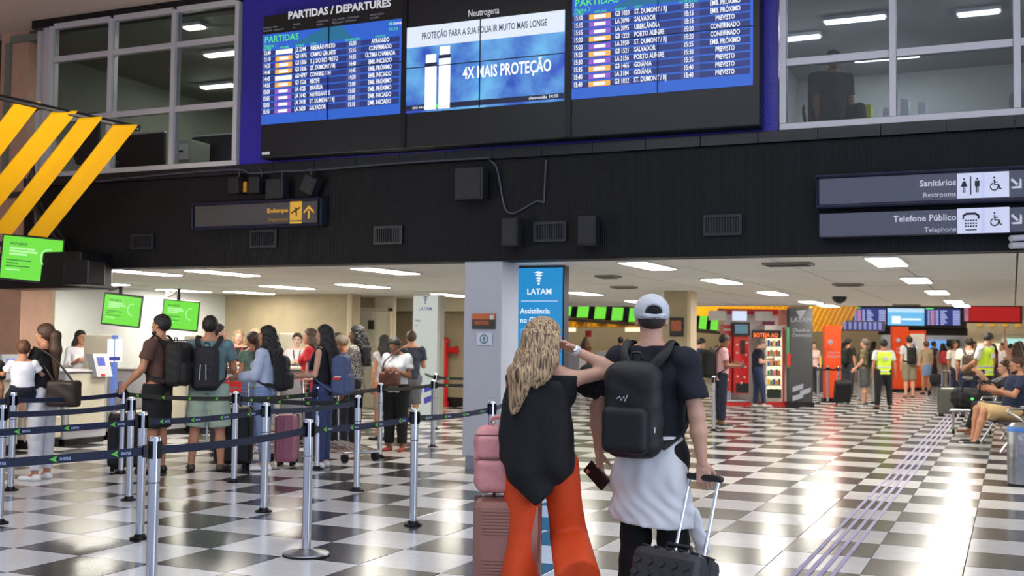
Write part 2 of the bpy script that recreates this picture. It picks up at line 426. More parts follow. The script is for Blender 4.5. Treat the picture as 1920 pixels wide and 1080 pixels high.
def strip(name, label, x0, x1, y, z, mat, wd=.14, along='x'):
    t = thing(name, label, 'ceiling light', ((x0+x1)/2, y, z))
    if along == 'x':
        box('housing', alu, t, x0-.03, x1+.03, y-wd/2-.03, y+wd/2+.03, z, z+.05); box('diffuser', mat, t, x0, x1, y-wd/2, y+wd/2, z-.02, z-.001)
    return t
def pxz(x, y, z): return on_z(x, y, z)
for (xa, ya, xb, yb, d, lab) in [(1545, 42, 1660, 28, 1, 'long bright office light behind the right windows, upper left pane'), (1797, 25, 1873, 20, 1, 'short bright office light behind the upper right pane of the right window'),
        (1473, 72, 1538, 66, 1, 'office light low in the leftmost pane of the right windows'), (1600, 112, 1725, 102, 1, 'office light just under the transom of the right windows'), (1820, 148, 1880, 144, 1, 'small far office light right in the lower right pane'),
        (372, 163, 447, 158, 0, 'office tube light low in the third column of the left windows'), (236, 174, 262, 173, 0, 'small warm office light in the second column of the left windows'), (345, 52, 385, 48, 0, 'bright office light at top of the left windows')]:
    a = pxz(xa, (ya+yb)/2, 5.95); b = pxz(xb, (ya+yb)/2, 5.95)
    strip('office_light', lab, min(a[0], b[0]), max(a[0], b[0]), (a[1]+b[1])/2, 5.94, tube_l if d else tube_d)
for xx, yy, lab, mm in ((-12.2, 18.5, 'office tube light deep behind the left windows, leftmost', tube_d), (.9, 14.2, 'added office light near the glass at the far right', tube_l), (-11.0, 14.0, 'added office tube light near the glass of the left windows', tube_d)):  # the two near the glass are added to brighten the office rooms
    strip('office_light', lab, xx-.5, xx+.5, yy, 5.94, mm)
# office contents
dark_fab = M('dark_upholstery', (24, 25, 32), .8, bump=.3)
def office_chair(x, y, rz, label, z=3.7, s=1):
    t = thing('office_chair', label, 'chair', (x, y, z), rz)
    np_mesh('backrest', [SDF(.02, .03).box((0, -.24, .85), (.25, .05, .34), .05).build()], dark_fab, t)
    np_mesh('seat', [SDF(.02, .03).box((0, 0, .47), (.25, .25, .05), .04).build()], dark_fab, t)
    B().tube([(0, 0, .1), (0, 0, .44)], .03).out('pillar', black_pl, t)
    b = B()
    for k in range(5):
        a = k*1.2566; b.tube([(0, 0, .1), (.28*math.cos(a), .28*math.sin(a), .05)], .02)
    b.out('foot_star', black_pl, t)
    for sgn in (-1, 1): B().tube([(.27*sgn, -.2, .5), (.3*sgn, -.18, .68), (.3*sgn, .1, .7)], .02).out('armrest', black_pl, t)
    return t
c = at(1555, 200, 13.6); office_chair(c[0], c[1], math.radians(190), 'large black office chair with a seated person behind the right window')
c = at(1882, 180, 14.6); office_chair(c[0], c[1], math.radians(120), 'dark office chair at the right edge behind the lower right pane')
c = at(1680, 190, 14.8); t = thing('office_desk', 'dark office desk with papers on it behind the right window', 'desk', (c[0], c[1], 3.7))
B().box(-.7, .7, -.35, .35, .7, .74, bev=.01).out('desk_top', M('desk_grey', (90, 90, 96), .5), t); B().box(-.68, -.64, -.33, .33, 0, .7).out('side_panel', dark_fab, t); B().box(.64, .68, -.33, .33, 0, .7).out('side_panel', dark_fab, t); B().box(-.64, .64, .28, .31, .2, .7).out('modesty_panel', dark_fab, t)
paper = M('paper', (205, 210, 215), .7); folder = M('folder_yellow', (190, 190, 60), .6)
for k, (dx, m, hh) in enumerate([(-.35, folder, .26), (-.1, paper, .2), (.12, paper, .3), (.33, paper, .24)]):
    o = B().box(-.05, .05, -.14, .14, 0, hh, bev=.006).out('ring_binder', m, loc=(c[0]+dx, c[1], 4.441)); tag(o, ['yellow binder at left on the office desk', 'low pale binder on the office desk, next to the yellow one', 'tallest pale binder on the office desk', 'rightmost pale binder on the office desk'][k], 'binder', 'binders on the office desk')
c = at(357, 262, 17.2); t = thing('filing_cabinet', 'pale two-drawer cabinet behind the lower left windows', 'cabinet', (c[0], c[1], 3.7))
B().box(-.2, .2, -.22, .22, 0, .8, bev=.01).out('body', off_w, t)
for z in (.15, .5):
    d = B().box(-.17, .17, -.24, -.22, z, z+.24, bev=.005).out('drawer', alu, t); B().box(-.07, .07, -.26, -.24, z+.12, z+.14).out('handle', black_pl, d)
for px, lab in ((262, 'dark desk screen behind the second column of left windows'), (410, 'dark desk screen behind the third column of left windows')):
    c = at(px, 280, 17.4); t = thing('desk_partition', lab, 'partition', (c[0], c[1], 3.7)); B().box(-.5, .5, -.03, .03, 0, .95, bev=.01).out('panel', dark_fab, t); B().box(-.5, .5, -.035, .035, .95, .97).out('edge', alu, t)
c = at(186, 262, 17.2); office_chair(c[0], c[1], 0, 'green-backed office chair behind the left windows beside the yellow slats')

# underpass shell
ceil_m = M('ceiling_tile_white', (238, 234, 224), .75, var=.03, scale=3)
cback = M('ceiling_void', (90, 84, 74), .9)
cei = struct(B().box(-16.2, 3.4, YF+.35, 28.6, ZB+.02, ZB+.1).out('ceiling', cback))
LIGHTS = [(-11.62, 12.85), (-10.45, 13.2), (-7.82, 13.35), (-12.15, 17.2), (-10.42, 17.0), (-10.7, 21.0), (-14.8, 15.2), (-15.3, 18.1), (-14.45, 19.1), (-4.05, 13.2), (-4.0, 16.8), (-4.05, 21.0), (-4.1, 25.6), (-7.62, 20.6), (-7.7, 17.0), (-7.9, 25.1), (-1.28, 13.2), (-1.25, 17.05), (-1.2, 21.0), (-1.13, 25.5), (-1.08, 28.0), (-4.07, 28.0), (1.8, 13.3), (1.8, 17.1), (1.8, 21.1), (1.8, 25.4)]
P = 1.25
panel = None
for i in range(16):
    for j in range(13):
        x0, y0 = -16.2+i*P, YF+.35+j*P
        if x0 > 3.3 or y0 > 28.3: continue
        hw, hl = (min(P, 3.4-x0)-.022)/2, (min(P, 28.6-y0)-.022)/2
        o = B().box(-hw, hw, -hl, hl, 0, .02).out('ceiling_panel', ceil_m, cei); o.location = (x0+hw+.011, y0+hl+.011, ZB+random.uniform(-.001, .001))
lamp_e = E('ceiling_lamp_glow', (255, 249, 236), 42)
proto = None
WHERE = {0: 'first row of the left bay, leftmost', 1: 'first row of the left bay, second', 2: 'first row just left of the grey pillar', 3: 'middle of the left bay over the queue', 4: 'middle of the left bay, right one', 5: 'half hidden behind the grey pillar', 6: 'beside the black cabinet at far left', 7: 'along the white wall over the hanging screens', 8: 'far end of the white wall by the concrete', 9: 'first row right of the blue sign', 10: 'second row right of the blue sign', 11: 'third row of the middle line', 12: 'fourth row of the middle line', 13: 'just right of the blue sign', 14: 'behind the blue sign', 15: 'far one over the white cap', 16: 'nearest and largest under the restroom signs', 17: 'second of the right line', 18: 'third of the right line', 19: 'fourth of the right line', 20: 'last of the right line', 21: 'last of the middle line', 22: 'first at the right edge', 23: 'second at the right edge', 24: 'third at the right edge', 25: 'fourth at the right edge'}
for k, (x, y) in enumerate(LIGHTS):
    if proto is None:
        proto = thing('ceiling_light', '', 'ceiling light'); B().box(-.19, .19, -.69, .69, -.02, -.002, bev=.006).out('frame', M('white_enamel', (235, 235, 230), .4), proto); B().box(-.16, .16, -.65, .65, -.026, -.019).out('diffuser', lamp_e, proto); t = proto
    else: t = copy_tree(proto)
    t.location = (x, y, ZB); t['label'] = 'lit white ceiling panel light, '+WHERE[k]; t['group'] = 'ceiling lights of the underpass'
def ceiling_vent(px, py, label, wd=.45):
    p = on_z(px, py, ZB); t = thing('ceiling_vent', label, 'vent', (p[0], p[1], ZB))
    B().box(-wd, wd, -.16, .16, -.03, -.002, bev=.005).out('frame', M('vent_grey', (120, 112, 100), .5), t)
    for k in range(3): B().box(-wd+.04, wd-.04, -.11+.09*k, -.08+.09*k, -.04, -.028).out('slat', M('vent_dark', (60, 56, 50), .5), t)
ceiling_vent(1478, 493, 'grey slatted ceiling vent nearest the fascia', .28); ceiling_vent(1590, 532, 'small slatted vent in the middle of the ceiling', .22); ceiling_vent(1170, 537, 'slatted vent above the capped man', .2)
ceiling_vent(1700, 571, 'far slatted ceiling vent near the far screens', .3); ceiling_vent(1140, 517, 'slatted vent right of the blue sign', .15)
p = on_z(1574, 556, ZB); o = B().lathe([(.14, 0), (.14, -.05), (.11, -.09), (.05, -.13), (0, -.14)], n=16).out('dome_camera', black_pl, loc=(p[0], p[1], ZB-.002), smooth=True); tag(o, 'dark dome camera hanging from the underpass ceiling', 'security camera')

white_wall = M('white_wall_paint', (200, 202, 200), .6, var=.04)
struct(B().box(-16.2, -16, 13.6, 20.5, 0, ZB).out('wall_left', white_wall))
struct(B().box(-20, on_y(14, 30, 12.6)[0], 12.75, 12.9, 2.6, 6.2).out('wall_side_dark', M('dim_green_glass', (44, 48, 44), .3)))
struct(B().box(-18, -16.2, 4, 12.7, 0, 6.15).out('wall_far_left', pink_conc))
cw1 = on_y(662, 560, 20.3)[0]
struct(B().box(-16, cw1, 20.3, 20.6, 0, ZB).out('wall_back', concrete))
struct(B().box(-16, cw1+.02, 20.28, 20.3, 0, .16).out('baseboard_back', black_pl))
dxl, dxr = on_y(668, 600, 21.6)[0], on_y(733, 600, 21.6)[0]
struct(B().box(cw1-.3, dxr+.02, 21.68, 21.8, 0, ZB).out('wall_recess', M('cream_paint', (196, 186, 160), .7)))
door = struct(B().box(dxl+.07, dxr-.07, 21.6, 21.66, .02, 2.16, bev=.01).out('door_1', M('door_cream', (214, 208, 182), .5)))
B().box(dxl+.1, dxl+.16, 21.55, 21.6, 1.0, 1.06, bev=.01).out('door_handle', brushed, door)
B().box((dxl+dxr)/2-.13, (dxl+dxr)/2+.02, 21.585, 21.6, 1.75, 1.95).out('door_plate', M('brown_plate', (60, 50, 40), .5), door)
dfr = struct(B().box(dxl, dxl+.07, 21.58, 21.68, 0, 2.22).box(dxr-.07, dxr, 21.58, 21.68, 0, 2.22).box(dxl, dxr, 21.58, 21.68, 2.16, 2.23).out('trim_2', M('cream_paint', (196, 186, 160), .7)))
cx2 = on_y(736, 600, 23.6)[0]
struct(B().box(cx2, -9.7, 23.6, 23.9, 0, ZB).out('wall_back_right', concrete))
struct(B().box(cx2-.4, cx2, 21.68, 23.9, 0, ZB).out('wall_return', concrete))
struct(B().box(cx2, -9.8, 23.0, 23.6, 2.2, ZB).out('trim_3', M('cream_paint', (196, 186, 160), .7)))
struct(B().box(cx2, -9.7, 23.57, 23.6, 0, .2).out('baseboard_right', black_pl))
b = B(); px = on_y(655, 600, 20.2)[0]
b.tube([(px, 20.2, 0), (px, 20.2, ZB)], .05, 12); tag(b.out('wall_pipe', M('cream_paint', (196, 186, 160), .7), smooth=True), 'pale vertical pipe at the corner of the concrete wall', 'pipe')
wl = on_y(398, 600, 20.2)[0]
tag(B().tube([(wl, 20.2, .0), (wl, 20.2, ZB)], .045, 10).out('wall_pipe', alu, smooth=True), 'light vertical conduit between white and concrete walls', 'pipe')

# grey pillar
pil_m = M('pillar_grey_paint', (178, 180, 188), .5, var=.04)
pil = struct(B().box(-6.02, -5.52, YF+.02, YF+.52, .16, 2.484, bev=.012).out('wall_pillar', pil_m))
struct(B().box(-5.99, -5.55, YF+.05, YF+.49, 0, .16).out('baseboard_pillar', brushed))
po = thing('wall_poster', 'small dark poster with an orange top strip on the grey pillar', 'poster', (-5.8, YF+.01, 1.75))
a = on_y(885, 588, YF); b_ = on_y(928, 617, YF)
box('sheet', M('poster_brown', (46, 30, 26), .4), po, a[0], b_[0], YF+.004, YF+.012, b_[2], a[2]); box('top_strip', M('poster_orange', (190, 92, 30), .4), po, a[0], b_[0], YF+.001, YF+.004, a[2]-.07, a[2])
box('picture', M('poster_rust', (150, 70, 30), .4, var=.8, scale=20), po, a[0]+.03, b_[0]-.08, YF+.001, YF+.004, b_[2]+.05, b_[2]+.1)
box('sticker', paper, po, b_[0]-.07, b_[0]-.02, YF, YF+.004, a[2]-.07, a[2]-.015)
a = on_y(893, 624, YF); b_ = on_y(922, 647, YF)
po = thing('paper_notice', 'small white notice with a green round mark on the grey pillar', 'notice', (-5.8, YF+.01, 1.6))
box('sheet', M('notice_white', (206, 210, 226), .5), po, a[0], b_[0], YF+.004, YF+.012, b_[2], a[2])
gm = M('notice_green', (70, 130, 110), .5); c0 = ((a[0]+b_[0])/2, YF, (a[2]+b_[2])/2)
ring = B()
ring.tube([(c0[0]+.05*math.cos(q*math.pi/8), YF+.001, c0[2]+.05*math.sin(q*math.pi/8)) for q in range(17)], .006, 5).tube([(c0[0], YF+.001, c0[2]-.03), (c0[0], YF+.001, c0[2]+.03)], .006, 5).tube([(c0[0]-.02, YF+.001, c0[2]+.01), (c0[0]+.02, YF+.001, c0[2]+.01)], .006, 5)
ring.out('round_mark', gm, po, True)

# fascia fittings
def speaker(x, y0, x1, y1, label, tilt=0, bracket=True, Yd=.16):
    a = on_y(x, y0, YF-.1); b_ = on_y(x1, y1, YF-.1); cx, cz = (a[0]+b_[0])/2, (a[2]+b_[2])/2; hw, hh = abs(b_[0]-a[0])/2, abs(a[2]-b_[2])/2
    t = thing('wall_speaker', label, 'speaker', (cx, YF, cz))
    R = Ry(math.radians(tilt))
    box('cabinet', M('speaker_case', (30, 30, 36), .5), t, cx-hw, cx+hw, YF-.05-Yd, YF-.05, cz-hh, cz+hh, bev=.012, R=R)
    box('grille', black_pl, t, cx-hw*.85, cx+hw*.85, YF-.058-Yd, YF-.05-Yd, cz-hh*.88, cz+hh*.88, R=R, c=(cx, YF, cz))
    box('bracket', black_metal, t, cx-.03, cx+.03, YF-.05, YF, cz-.05, cz+.05)
    return t
speaker(860, 318, 912, 375, 'large square black speaker on the dark fascia below the screens')
speaker(947, 411, 977, 462, 'upright black speaker left of the middle fascia vent'); speaker(1089, 407, 1122, 460, 'upright black speaker right of the middle fascia vent')
speaker(437, 335, 455, 364, 'leftmost small black speaker above the boarding sign'); speaker(475, 334, 494, 363, 'second small black speaker above the boarding sign')
speaker(507, 338, 539, 373, 'wider black speaker above the right end of the boarding sign'); speaker(574, 332, 598, 364, 'tilted small black speaker above the right end of the boarding sign', 25)
p = on_y(460, 352, YF-.1); o = B().lathe([(.03, 0), (.03, .12), (.02, .14), (0, .14)], n=12).out('warning_lamp', M('amber', (200, 140, 40), .4), loc=(p[0], p[1], p[2]-.06)); tag(o, 'small amber lamp between two black speakers on the fascia', 'lamp')
def vent(x0, y0, x1, y1, label):
    a = on_y(x0, y0, YF); b_ = on_y(x1, y1, YF)
    t = thing('wall_vent', label, 'vent', ((a[0]+b_[0])/2, YF, (a[2]+b_[2])/2))
    vm = M('vent_black', (30, 30, 38), .5)
    box('backing', black_pl, t, a[0], b_[0], YF-.012, YF-.004, b_[2], a[2])
    for q in ((a[0], b_[0], a[2]-.03, a[2]), (a[0], b_[0], b_[2], b_[2]+.03), (a[0], a[0]+.03, b_[2]+.03, a[2]-.03), (b_[0]-.03, b_[0], b_[2]+.03, a[2]-.03)): box('frame', vm, t, q[0], q[1], YF-.035, YF-.012, q[2], q[3])
    n = 12
    for k in range(n):
        xx = a[0]+.03+(b_[0]-a[0]-.06)*(k+.5)/n; box('slat', vm, t, xx-.006, xx+.006, YF-.028, YF-.012, b_[2]+.03, a[2]-.03)
vent(1320, 404, 1392, 441, 'dark slatted vent on the fascia right of the speakers'); vent(1002, 417, 1063, 453, 'dark slatted vent between the two upright speakers')
vent(703, 425, 756, 458, 'dark slatted vent in the middle of the fascia'); vent(472, 432, 521, 464, 'dark slatted vent under the boarding sign'); vent(248, 440, 290, 467, 'dim slatted vent at the left end of the fascia')
cab = M('cable_grey', (70, 72, 84), .5)
def pxpath(pts, Yv): return [tuple(on_y(x, y, Yv)) for x, y in pts]
def smooth_path(pts, n=6):
    pts = [np.array(p) for p in pts]; out = []
    for i in range(len(pts)-1):
        p0 = pts[max(i-1, 0)]; p1 = pts[i]; p2 = pts[i+1]; p3 = pts[min(i+2, len(pts)-1)]
        for k in range(n):
            t = k/n; out.append(.5*((2*p1)+(-p0+p2)*t+(2*p0-5*p1+4*p2-p3)*t*t+(-p0+3*p1-3*p2+p3)*t**3))
    return out+[pts[-1]]
tag(B().tube(smooth_path(pxpath([(918, 300), (932, 318), (945, 385), (958, 400), (975, 395), (1005, 378), (1020, 380)], YF-.02)), .012, 6).out('cable', cab, smooth=True), 'grey cable hanging in a loop between the square speaker and the vent', 'cable')
tag(B().tube(pxpath([(1020, 380), (1022, 330), (1024, 300)], YF-.02), .01, 6).out('cable', cab), 'thin vertical cable running down from the ledge beside the loop', 'cable')
tag(B().tube(smooth_path(pxpath([(180, 341), (300, 328), (440, 318), (470, 325), (520, 322), (600, 318), (760, 305), (918, 296)], YF-.07)), .012, 6).out('cable', cab, smooth=True), 'dark cable run along the top of the fascia', 'cable')
for k, (px, py) in enumerate([(443, 318), (485, 318), (523, 320), (578, 316)]):
    tag(B().tube(smooth_path(pxpath([(px, py), (px+6, py+3), (px+4, py+18)], YF-.07)), .007, 6).out('cable', cab, smooth=True), ['leftmost', 'second', 'third', 'rightmost'][k]+' short cable dropping to a speaker above the boarding sign', 'cable', 'speaker cables')
# projector-like fitting at right edge
p = on_y(1912, 455, YF-.1); t = thing('spotlight', 'white twin spotlight at the right edge under the telephone sign', 'spotlight', (p[0], YF, p[2]))
for dz in (.03, -.04): B().tube([(p[0]-.08, YF-.25, p[2]+dz), (p[0]+.1, YF-.1, p[2]+dz+.02)], .03, 12).out('lamp_head', alu, t, True, True)
box('bracket', black_metal, t, p[0]-.02, p[0]+.12, YF-.1, YF, p[2]-.06, p[2]+.06)
# ---------------------------------------------------------------- departures display
YD = YF-.22
txtw = E('screen_white', (240, 244, 255), 1.15); txtg = E('screen_green', (90, 235, 120), 1); sblue = E('screen_blue', (44, 98, 205), 1.0)
snavy = E('screen_navy', (38, 52, 120), 1); snavy2 = E('screen_navy_pale', (62, 74, 140), 1); sorange = E('screen_orange', (250, 176, 80), 1.1); spurple = E('screen_purple', (140, 90, 200), 1.1); steal = E('screen_teal', (36, 110, 150), 1)
housing = M('display_housing', (13, 12, 15), .38, var=.1)
disp = thing('departures_display', 'huge black departures display of three screens on the cobalt wall', 'display', (-5.77, YD, 3.87))
xL, xR = on_y(490, 200, YD)[0], on_y(1424, 230, YD)[0]
zb_, zt_ = on_y(487, 298, YD)[2], on_y(490, 30, YD)[2]
box('housing', housing, disp, xL, xR, YD, YF+.02, zb_, zt_, bev=.02)
for px in (757, 1066):
    x = on_y(px, 200, YD)[0]; box('column_trim', black_metal, disp, x-.035, x+.035, YD-.02, YD, zb_+.02, zt_-.02)
box('maker_plate', paper, disp, xL+.03, xL+.15, YD-.006, YD, zb_+.05, zb_+.085)
def T3(s, size, x, z, mat, parent, y, **k): return text(s, size, (x, y, z), mat, parent, **k)
rows1 = [('12:40', 'w', 'JZ 2244', 'RIBEIRÃO PRETO', '15:50', 'ATRASADO'), ('13:10', 'o', 'G3 1476', 'CAMPO GRANDE', '15:15', 'CONFIRMADO'), ('14:35', 'o', 'G3 1306', 'S. J. DO RIO PRETO', '14:35', 'ÚLTIMA CHAMADA'), ('14:40', 'o', 'G3 1036', 'ST. DUMONT / RJ', '14:40', 'EMB. INICIADO'), ('14:45', 'w', 'AD 4797', 'CONFINS / BH', '14:45', 'EMB. PRÓXIMO'),
         ('14:50', 'o', 'G3 1526', 'RECIFE', '14:50', 'EMB. INICIADO'), ('15:00', 'p', 'LA 4725', 'BRASÍLIA', '15:00', 'EMB. PRÓXIMO'), ('15:05', 'p', 'LA 3142', 'NAVEGANTES', '15:05', 'EMB. PRÓXIMO'), ('15:05', 'p', 'LA 3918', 'ST. DUMONT / RJ', '15:05', 'EMB. INICIADO'), ('15:10', 'p', 'LA 3628', 'SALVADOR', '15:10', 'EMB. INICIADO')]
rows2 = [('15:10', 'o', 'G3 1020', 'ST. DUMONT / RJ', '15:10', 'EMB. PRÓXIMO'), ('15:15', 'p', 'LA 3090', 'SALVADOR', '15:15', 'EMB. PRÓXIMO'), ('15:15', 'p', 'LA 3095', 'UBERLÂNDIA', '15:15', 'PREVISTO'), ('15:20', 'o', 'G3 1222', 'PORTO ALEGRE', '15:20', 'CONFIRMADO'), ('15:20', 'p', 'LA 3950', 'ST. DUMONT / RJ', '15:20', 'CONFIRMADO'),
         ('15:25', 'o', 'G3 1521', 'SALVADOR', '15:25', 'EMB. PRÓXIMO'), ('15:30', 'p', 'LA 3156', 'PORTO ALEGRE', '15:30', 'PREVISTO'), ('15:35', 'o', 'G3 1465', 'GOIÂNIA', '15:35', 'PREVISTO'), ('15:40', 'p', 'LA 3184', 'GOIÂNIA', '15:40', 'PREVISTO'), ('15:40', 'o', 'G3 1032', 'ST. DUMONT / RJ', '15:40', 'PREVISTO')]
def board(parent, x0, x1, z0, z1, y, rows, page, full=True):
    W_, H_ = x1-x0, z1-z0
    sc = box('screen', sblue, parent, x0, x1, y-.01, y, z0, z1); tag(sc, 'blue departures page %d' % page)
    X_ = lambda f: x0+f*W_; Z_ = lambda f: z1-f*H_
    B().slab([(X_(.22), y-.011, Z_(.15)), (X_(.45), y-.011, Z_(.0)), (X_(.58), y-.011, Z_(0)), (X_(.66), y-.011, Z_(.15))], (0, -.001, 0)).out('teal_shape', steal, sc, False) if False else None
    def q(name, mat, f0, f1, g0, g1, d): return box(name, mat, parent, X_(f0), X_(f1), y-.011-d*.001, y-.0105, Z_(g1), Z_(g0))
    B().slab([(X_(.22), y-.012, Z_(.15)), (X_(.45), y-.012, Z_(.0)), (X_(.58), y-.012, Z_(0)), (X_(.66), y-.012, Z_(.15))], (0, .0015, 0)).out('teal_shape', steal, parent, True)
    dz = .0725; bars = B(); bars2 = B(); pw, po_, pp = B(), B(), B()
    for i in range(len(rows)):
        g = .185+i*dz
        bars.box(X_(.0), X_(.62), y-.012, y-.0105, Z_(g+dz*.78), Z_(g)); bars.box(X_(.72), X_(.985), y-.012, y-.0105, Z_(g+dz*.78), Z_(g)); bars2.box(X_(.62), X_(.72), y-.0125, y-.0105, Z_(g+dz*.78), Z_(g))
        k = rows[i][1]; a = (X_(.1), X_(.225), y-.014, y-.012, Z_(g+dz*.74), Z_(g+dz*.04)); ins = .006
        (pw if k == 'w' else po_ if k == 'o' else pp).box(*a, bev=.015)
        if k != 'w': pw.box(a[0]+.06, a[1]-.06, y-.016, y-.014, a[4]+ins*2, a[5]-ins*2)
    bars.out('row_bar', snavy, parent, True); bars2.out('row_bar', snavy2, parent, True)
    if len(pw.v): pw.out('airline_mark', txtw, parent, True)
    po_.out('airline_mark', sorange, parent, True); pp.out('airline_mark', spurple, parent, True)
    fs = H_*dz*.92; base = Z_(.185+dz*.63); yy = y-.017
    def colm(k, f, al='LEFT', s=1): text('\n'.join(r[k] for r in rows), fs*s, (X_(f), yy, base), txtw, parent, align=al, bold=.014, sp=H_*dz/(fs*s), xs=.62)
    colm(0, .012); colm(2, .25); colm(3, .36); colm(4, .635); colm(5, .855, 'CENTER')
    text('PARTIDAS', H_*.1, (X_(.015), yy, Z_(.095)), txtg, parent, bold=.008); text('Página %d' % page, H_*.05, (X_(.015), yy, Z_(.15)), txtg, parent)
    for s, f in (('HORA', .012), ('AIRLINE', .13), ('FLIGHT', .25), ('CITY', .36), ('ESTIMATED', .61), ('STATUS', .82)): text(s, H_*.035, (X_(f), yy, Z_(.178)), txtg, parent)
    text('14:10', H_*.05, (X_(.91), yy, Z_(.12)), txtg, parent)
    b = B(); b.slab([(X_(.905), yy, Z_(.045)), (X_(.935), yy, Z_(.02)), (X_(.93), yy, Z_(.045)), (X_(.935), yy, Z_(.07))], (0, -.001, 0)); b.out('arrow_mark', txtg, parent, True)
    text('aena', H_*.055, (X_(.94), yy, Z_(.06)), txtw, parent)
    bz = B().box(X_(.492)-.004, X_(.492)+.004, y-.03, y-.0105, z0, z1).box(x0, x1, y-.03, y-.0105, Z_(.46)-.004, Z_(.46)+.004); bz.out('bezel', housing, parent, True)
a = on_y(494, 66, YD); b_ = on_y(752, 213, YD); c_ = on_y(1072, 187, YD); d_ = on_y(1412, 157, YD); zs0 = b_[2]; zs1 = a[2]
board(disp, a[0], b_[0], zs0, zs1, YD, rows1, 1)
board(disp, c_[0], d_[0], zs0, zs1, YD, rows2, 2)
hw = E('header_white', (215, 215, 225), .9)
text('PARTIDAS / DEPARTURES', .135, (a[0]+.38, YD-.004, zs1+.17), hw, disp, bold=.03)
hdim = E('header_dim', (120, 120, 130), .8)
for k, (fx, s) in enumerate([(.0, 'prevista  time\nestimada  expected'), (.46, 'destino\nto'), (.82, 'companhia\nairline'), (1.05, 'voo, portão  confirmado\nflight, gate  confirmed'), (1.6, 'observações\nremarks')]): text(s, .04, (a[0]+fx, YD-.004, zs1+.08), hdim, disp)
# advert screen
e = on_y(763, 53, YD); f_ = on_y(1058, 189, YD); x0, x1, z0, z1 = e[0], f_[0], f_[2], e[2]; W_, H_ = x1-x0, z1-z0
ad = M('advert_night_blue', (0, 0, 0), .4, var=0, emit=(70, 130, 220), estr=1.0)
nt = ad.node_tree; pb = nt.nodes['Principled BSDF']; tcn = nt.nodes.new('ShaderNodeTexCoord'); n1 = nt.nodes.new('ShaderNodeTexNoise'); n1.inputs['Scale'].default_value = 2.2; n1.inputs['Detail'].default_value = 8
nt.links.new(tcn.outputs['Object'], n1.inputs['Vector']); rp = nt.nodes.new('ShaderNodeValToRGB'); rp.color_ramp.elements[0].position = .35; rp.color_ramp.elements[0].color = rgb((42, 78, 190)); rp.color_ramp.elements[1].position = .65; rp.color_ramp.elements[1].color = rgb((110, 185, 240))
nt.links.new(n1.outputs['Fac'], rp.inputs['Fac']); nt.links.new(rp.outputs[0], pb.inputs['Emission Color'])
box('screen', ad, disp, x0, x1, YD-.01, YD, z0, z1)['label'] = 'blue advertising screen'
adw = E('advert_white', (226, 236, 250), 1); adk = E('advert_dark', (20, 28, 60), 1)
box('advert_band', adw, disp, x0, x1, YD-.012, YD-.0105, z1-.24*H_, z1)
text('PROTEÇÃO PARA A SUA FOLIA IR MUITO MAIS LONGE', .115, (x0+.5*W_, YD-.014, z1-.155*H_), E('advert_text', (60, 66, 96), 1), disp, align='CENTER', bold=.012, xs=.58)
text('4X MAIS PROTEÇÃO', .2, (x0+.65*W_, YD-.014, z0+.34*H_), txtw, disp, align='CENTER', bold=.02, xs=.62)
text('Neutrogena', .12, (x0+.5*W_, YD-.004, z1+.05), hw, disp, align='CENTER', bold=.0, xs=.7)
for k, (fx, h_) in enumerate([(.13, .66), (.22, .74)]):
    bx_ = x0+fx*W_; b = B().box(bx_, bx_+.075*W_, YD-.02, YD-.0105, z0+.02*H_, z0+(h_-.14)*H_, bev=.004).box(bx_+.004*W_, bx_+.071*W_, YD-.02, YD-.0105, z0+(h_-.11)*H_, z0+h_*H_, bev=.004); b.out('tube_picture', txtw, disp, True)
    box('tube_band', adk, disp, bx_, bx_+.075*W_, YD-.022, YD-.0105, z0+(h_-.14)*H_, z0+(h_-.1)*H_)
box('footer_bar', adk, disp, x0, x1, YD-.016, YD-.0105, z0+.025*H_, z0+.085*H_)
box('footer_badge', txtg, disp, x0+.19*W_, x0+.235*W_, YD-.018, YD-.016, z0+.03*H_, z0+.08*H_)
text('eletromidia', .05, (x0+.79*W_, YD-.02, z0+.04*H_), txtw, disp); text('14:10', .055, (x0+.91*W_, YD-.02, z0+.04*H_), txtw, disp); text('SÃO PAULO', .04, (x0+.05*W_, YD-.02, z0+.04*H_), txtw, disp)
text('EST5', .04, (x0+.25*W_, YD-.02, z0+.04*H_), txtw, disp)
B().box(x0+.485*W_-.004, x0+.485*W_+.004, YD-.03, YD-.0105, z0, z1).box(x0, x1, YD-.03, YD-.0105, z0+.52*H_-.004, z0+.52*H_+.004).out('bezel', housing, disp, True)

# ---------------------------------------------------------------- way signs
sgrey = M('sign_grey', (86, 88, 104), .5, var=.03); swhite = E('sign_letter_glow', (200, 205, 225), .85); syel = E('sign_yellow_glow', (225, 170, 50), .8); sdark = M('sign_dark', (26, 28, 44), .5)
def pict_person(b, x, y, z, s, woman):
    b.lathe([(0, -.011), (.011, 0), (0, .011)], c=(x, y, z+.075), n=8)
    if woman: b.slab([(x-.012, y, z+.055), (x+.012, y, z+.055), (x+.03, y, z), (x-.03, y, z)], (0, -.002, 0)).slab([(x-.011, y, z), (x-.003, y, z), (x-.003, y, z-.06), (x-.011, y, z-.06)], (0, -.002, 0)).slab([(x+.003, y, z), (x+.011, y, z), (x+.011, y, z-.06), (x+.003, y, z-.06)], (0, -.002, 0))
    else: b.slab([(x-.022, y, z+.055), (x+.022, y, z+.055), (x+.022, y, z), (x+.013, y, z), (x+.013, y, z-.06), (x+.002, y, z-.06), (x+.002, y, z-.005), (x-.002, y, z-.005), (x-.002, y, z-.06), (x-.013, y, z-.06), (x-.013, y, z), (x-.022, y, z)], (0, -.002, 0))
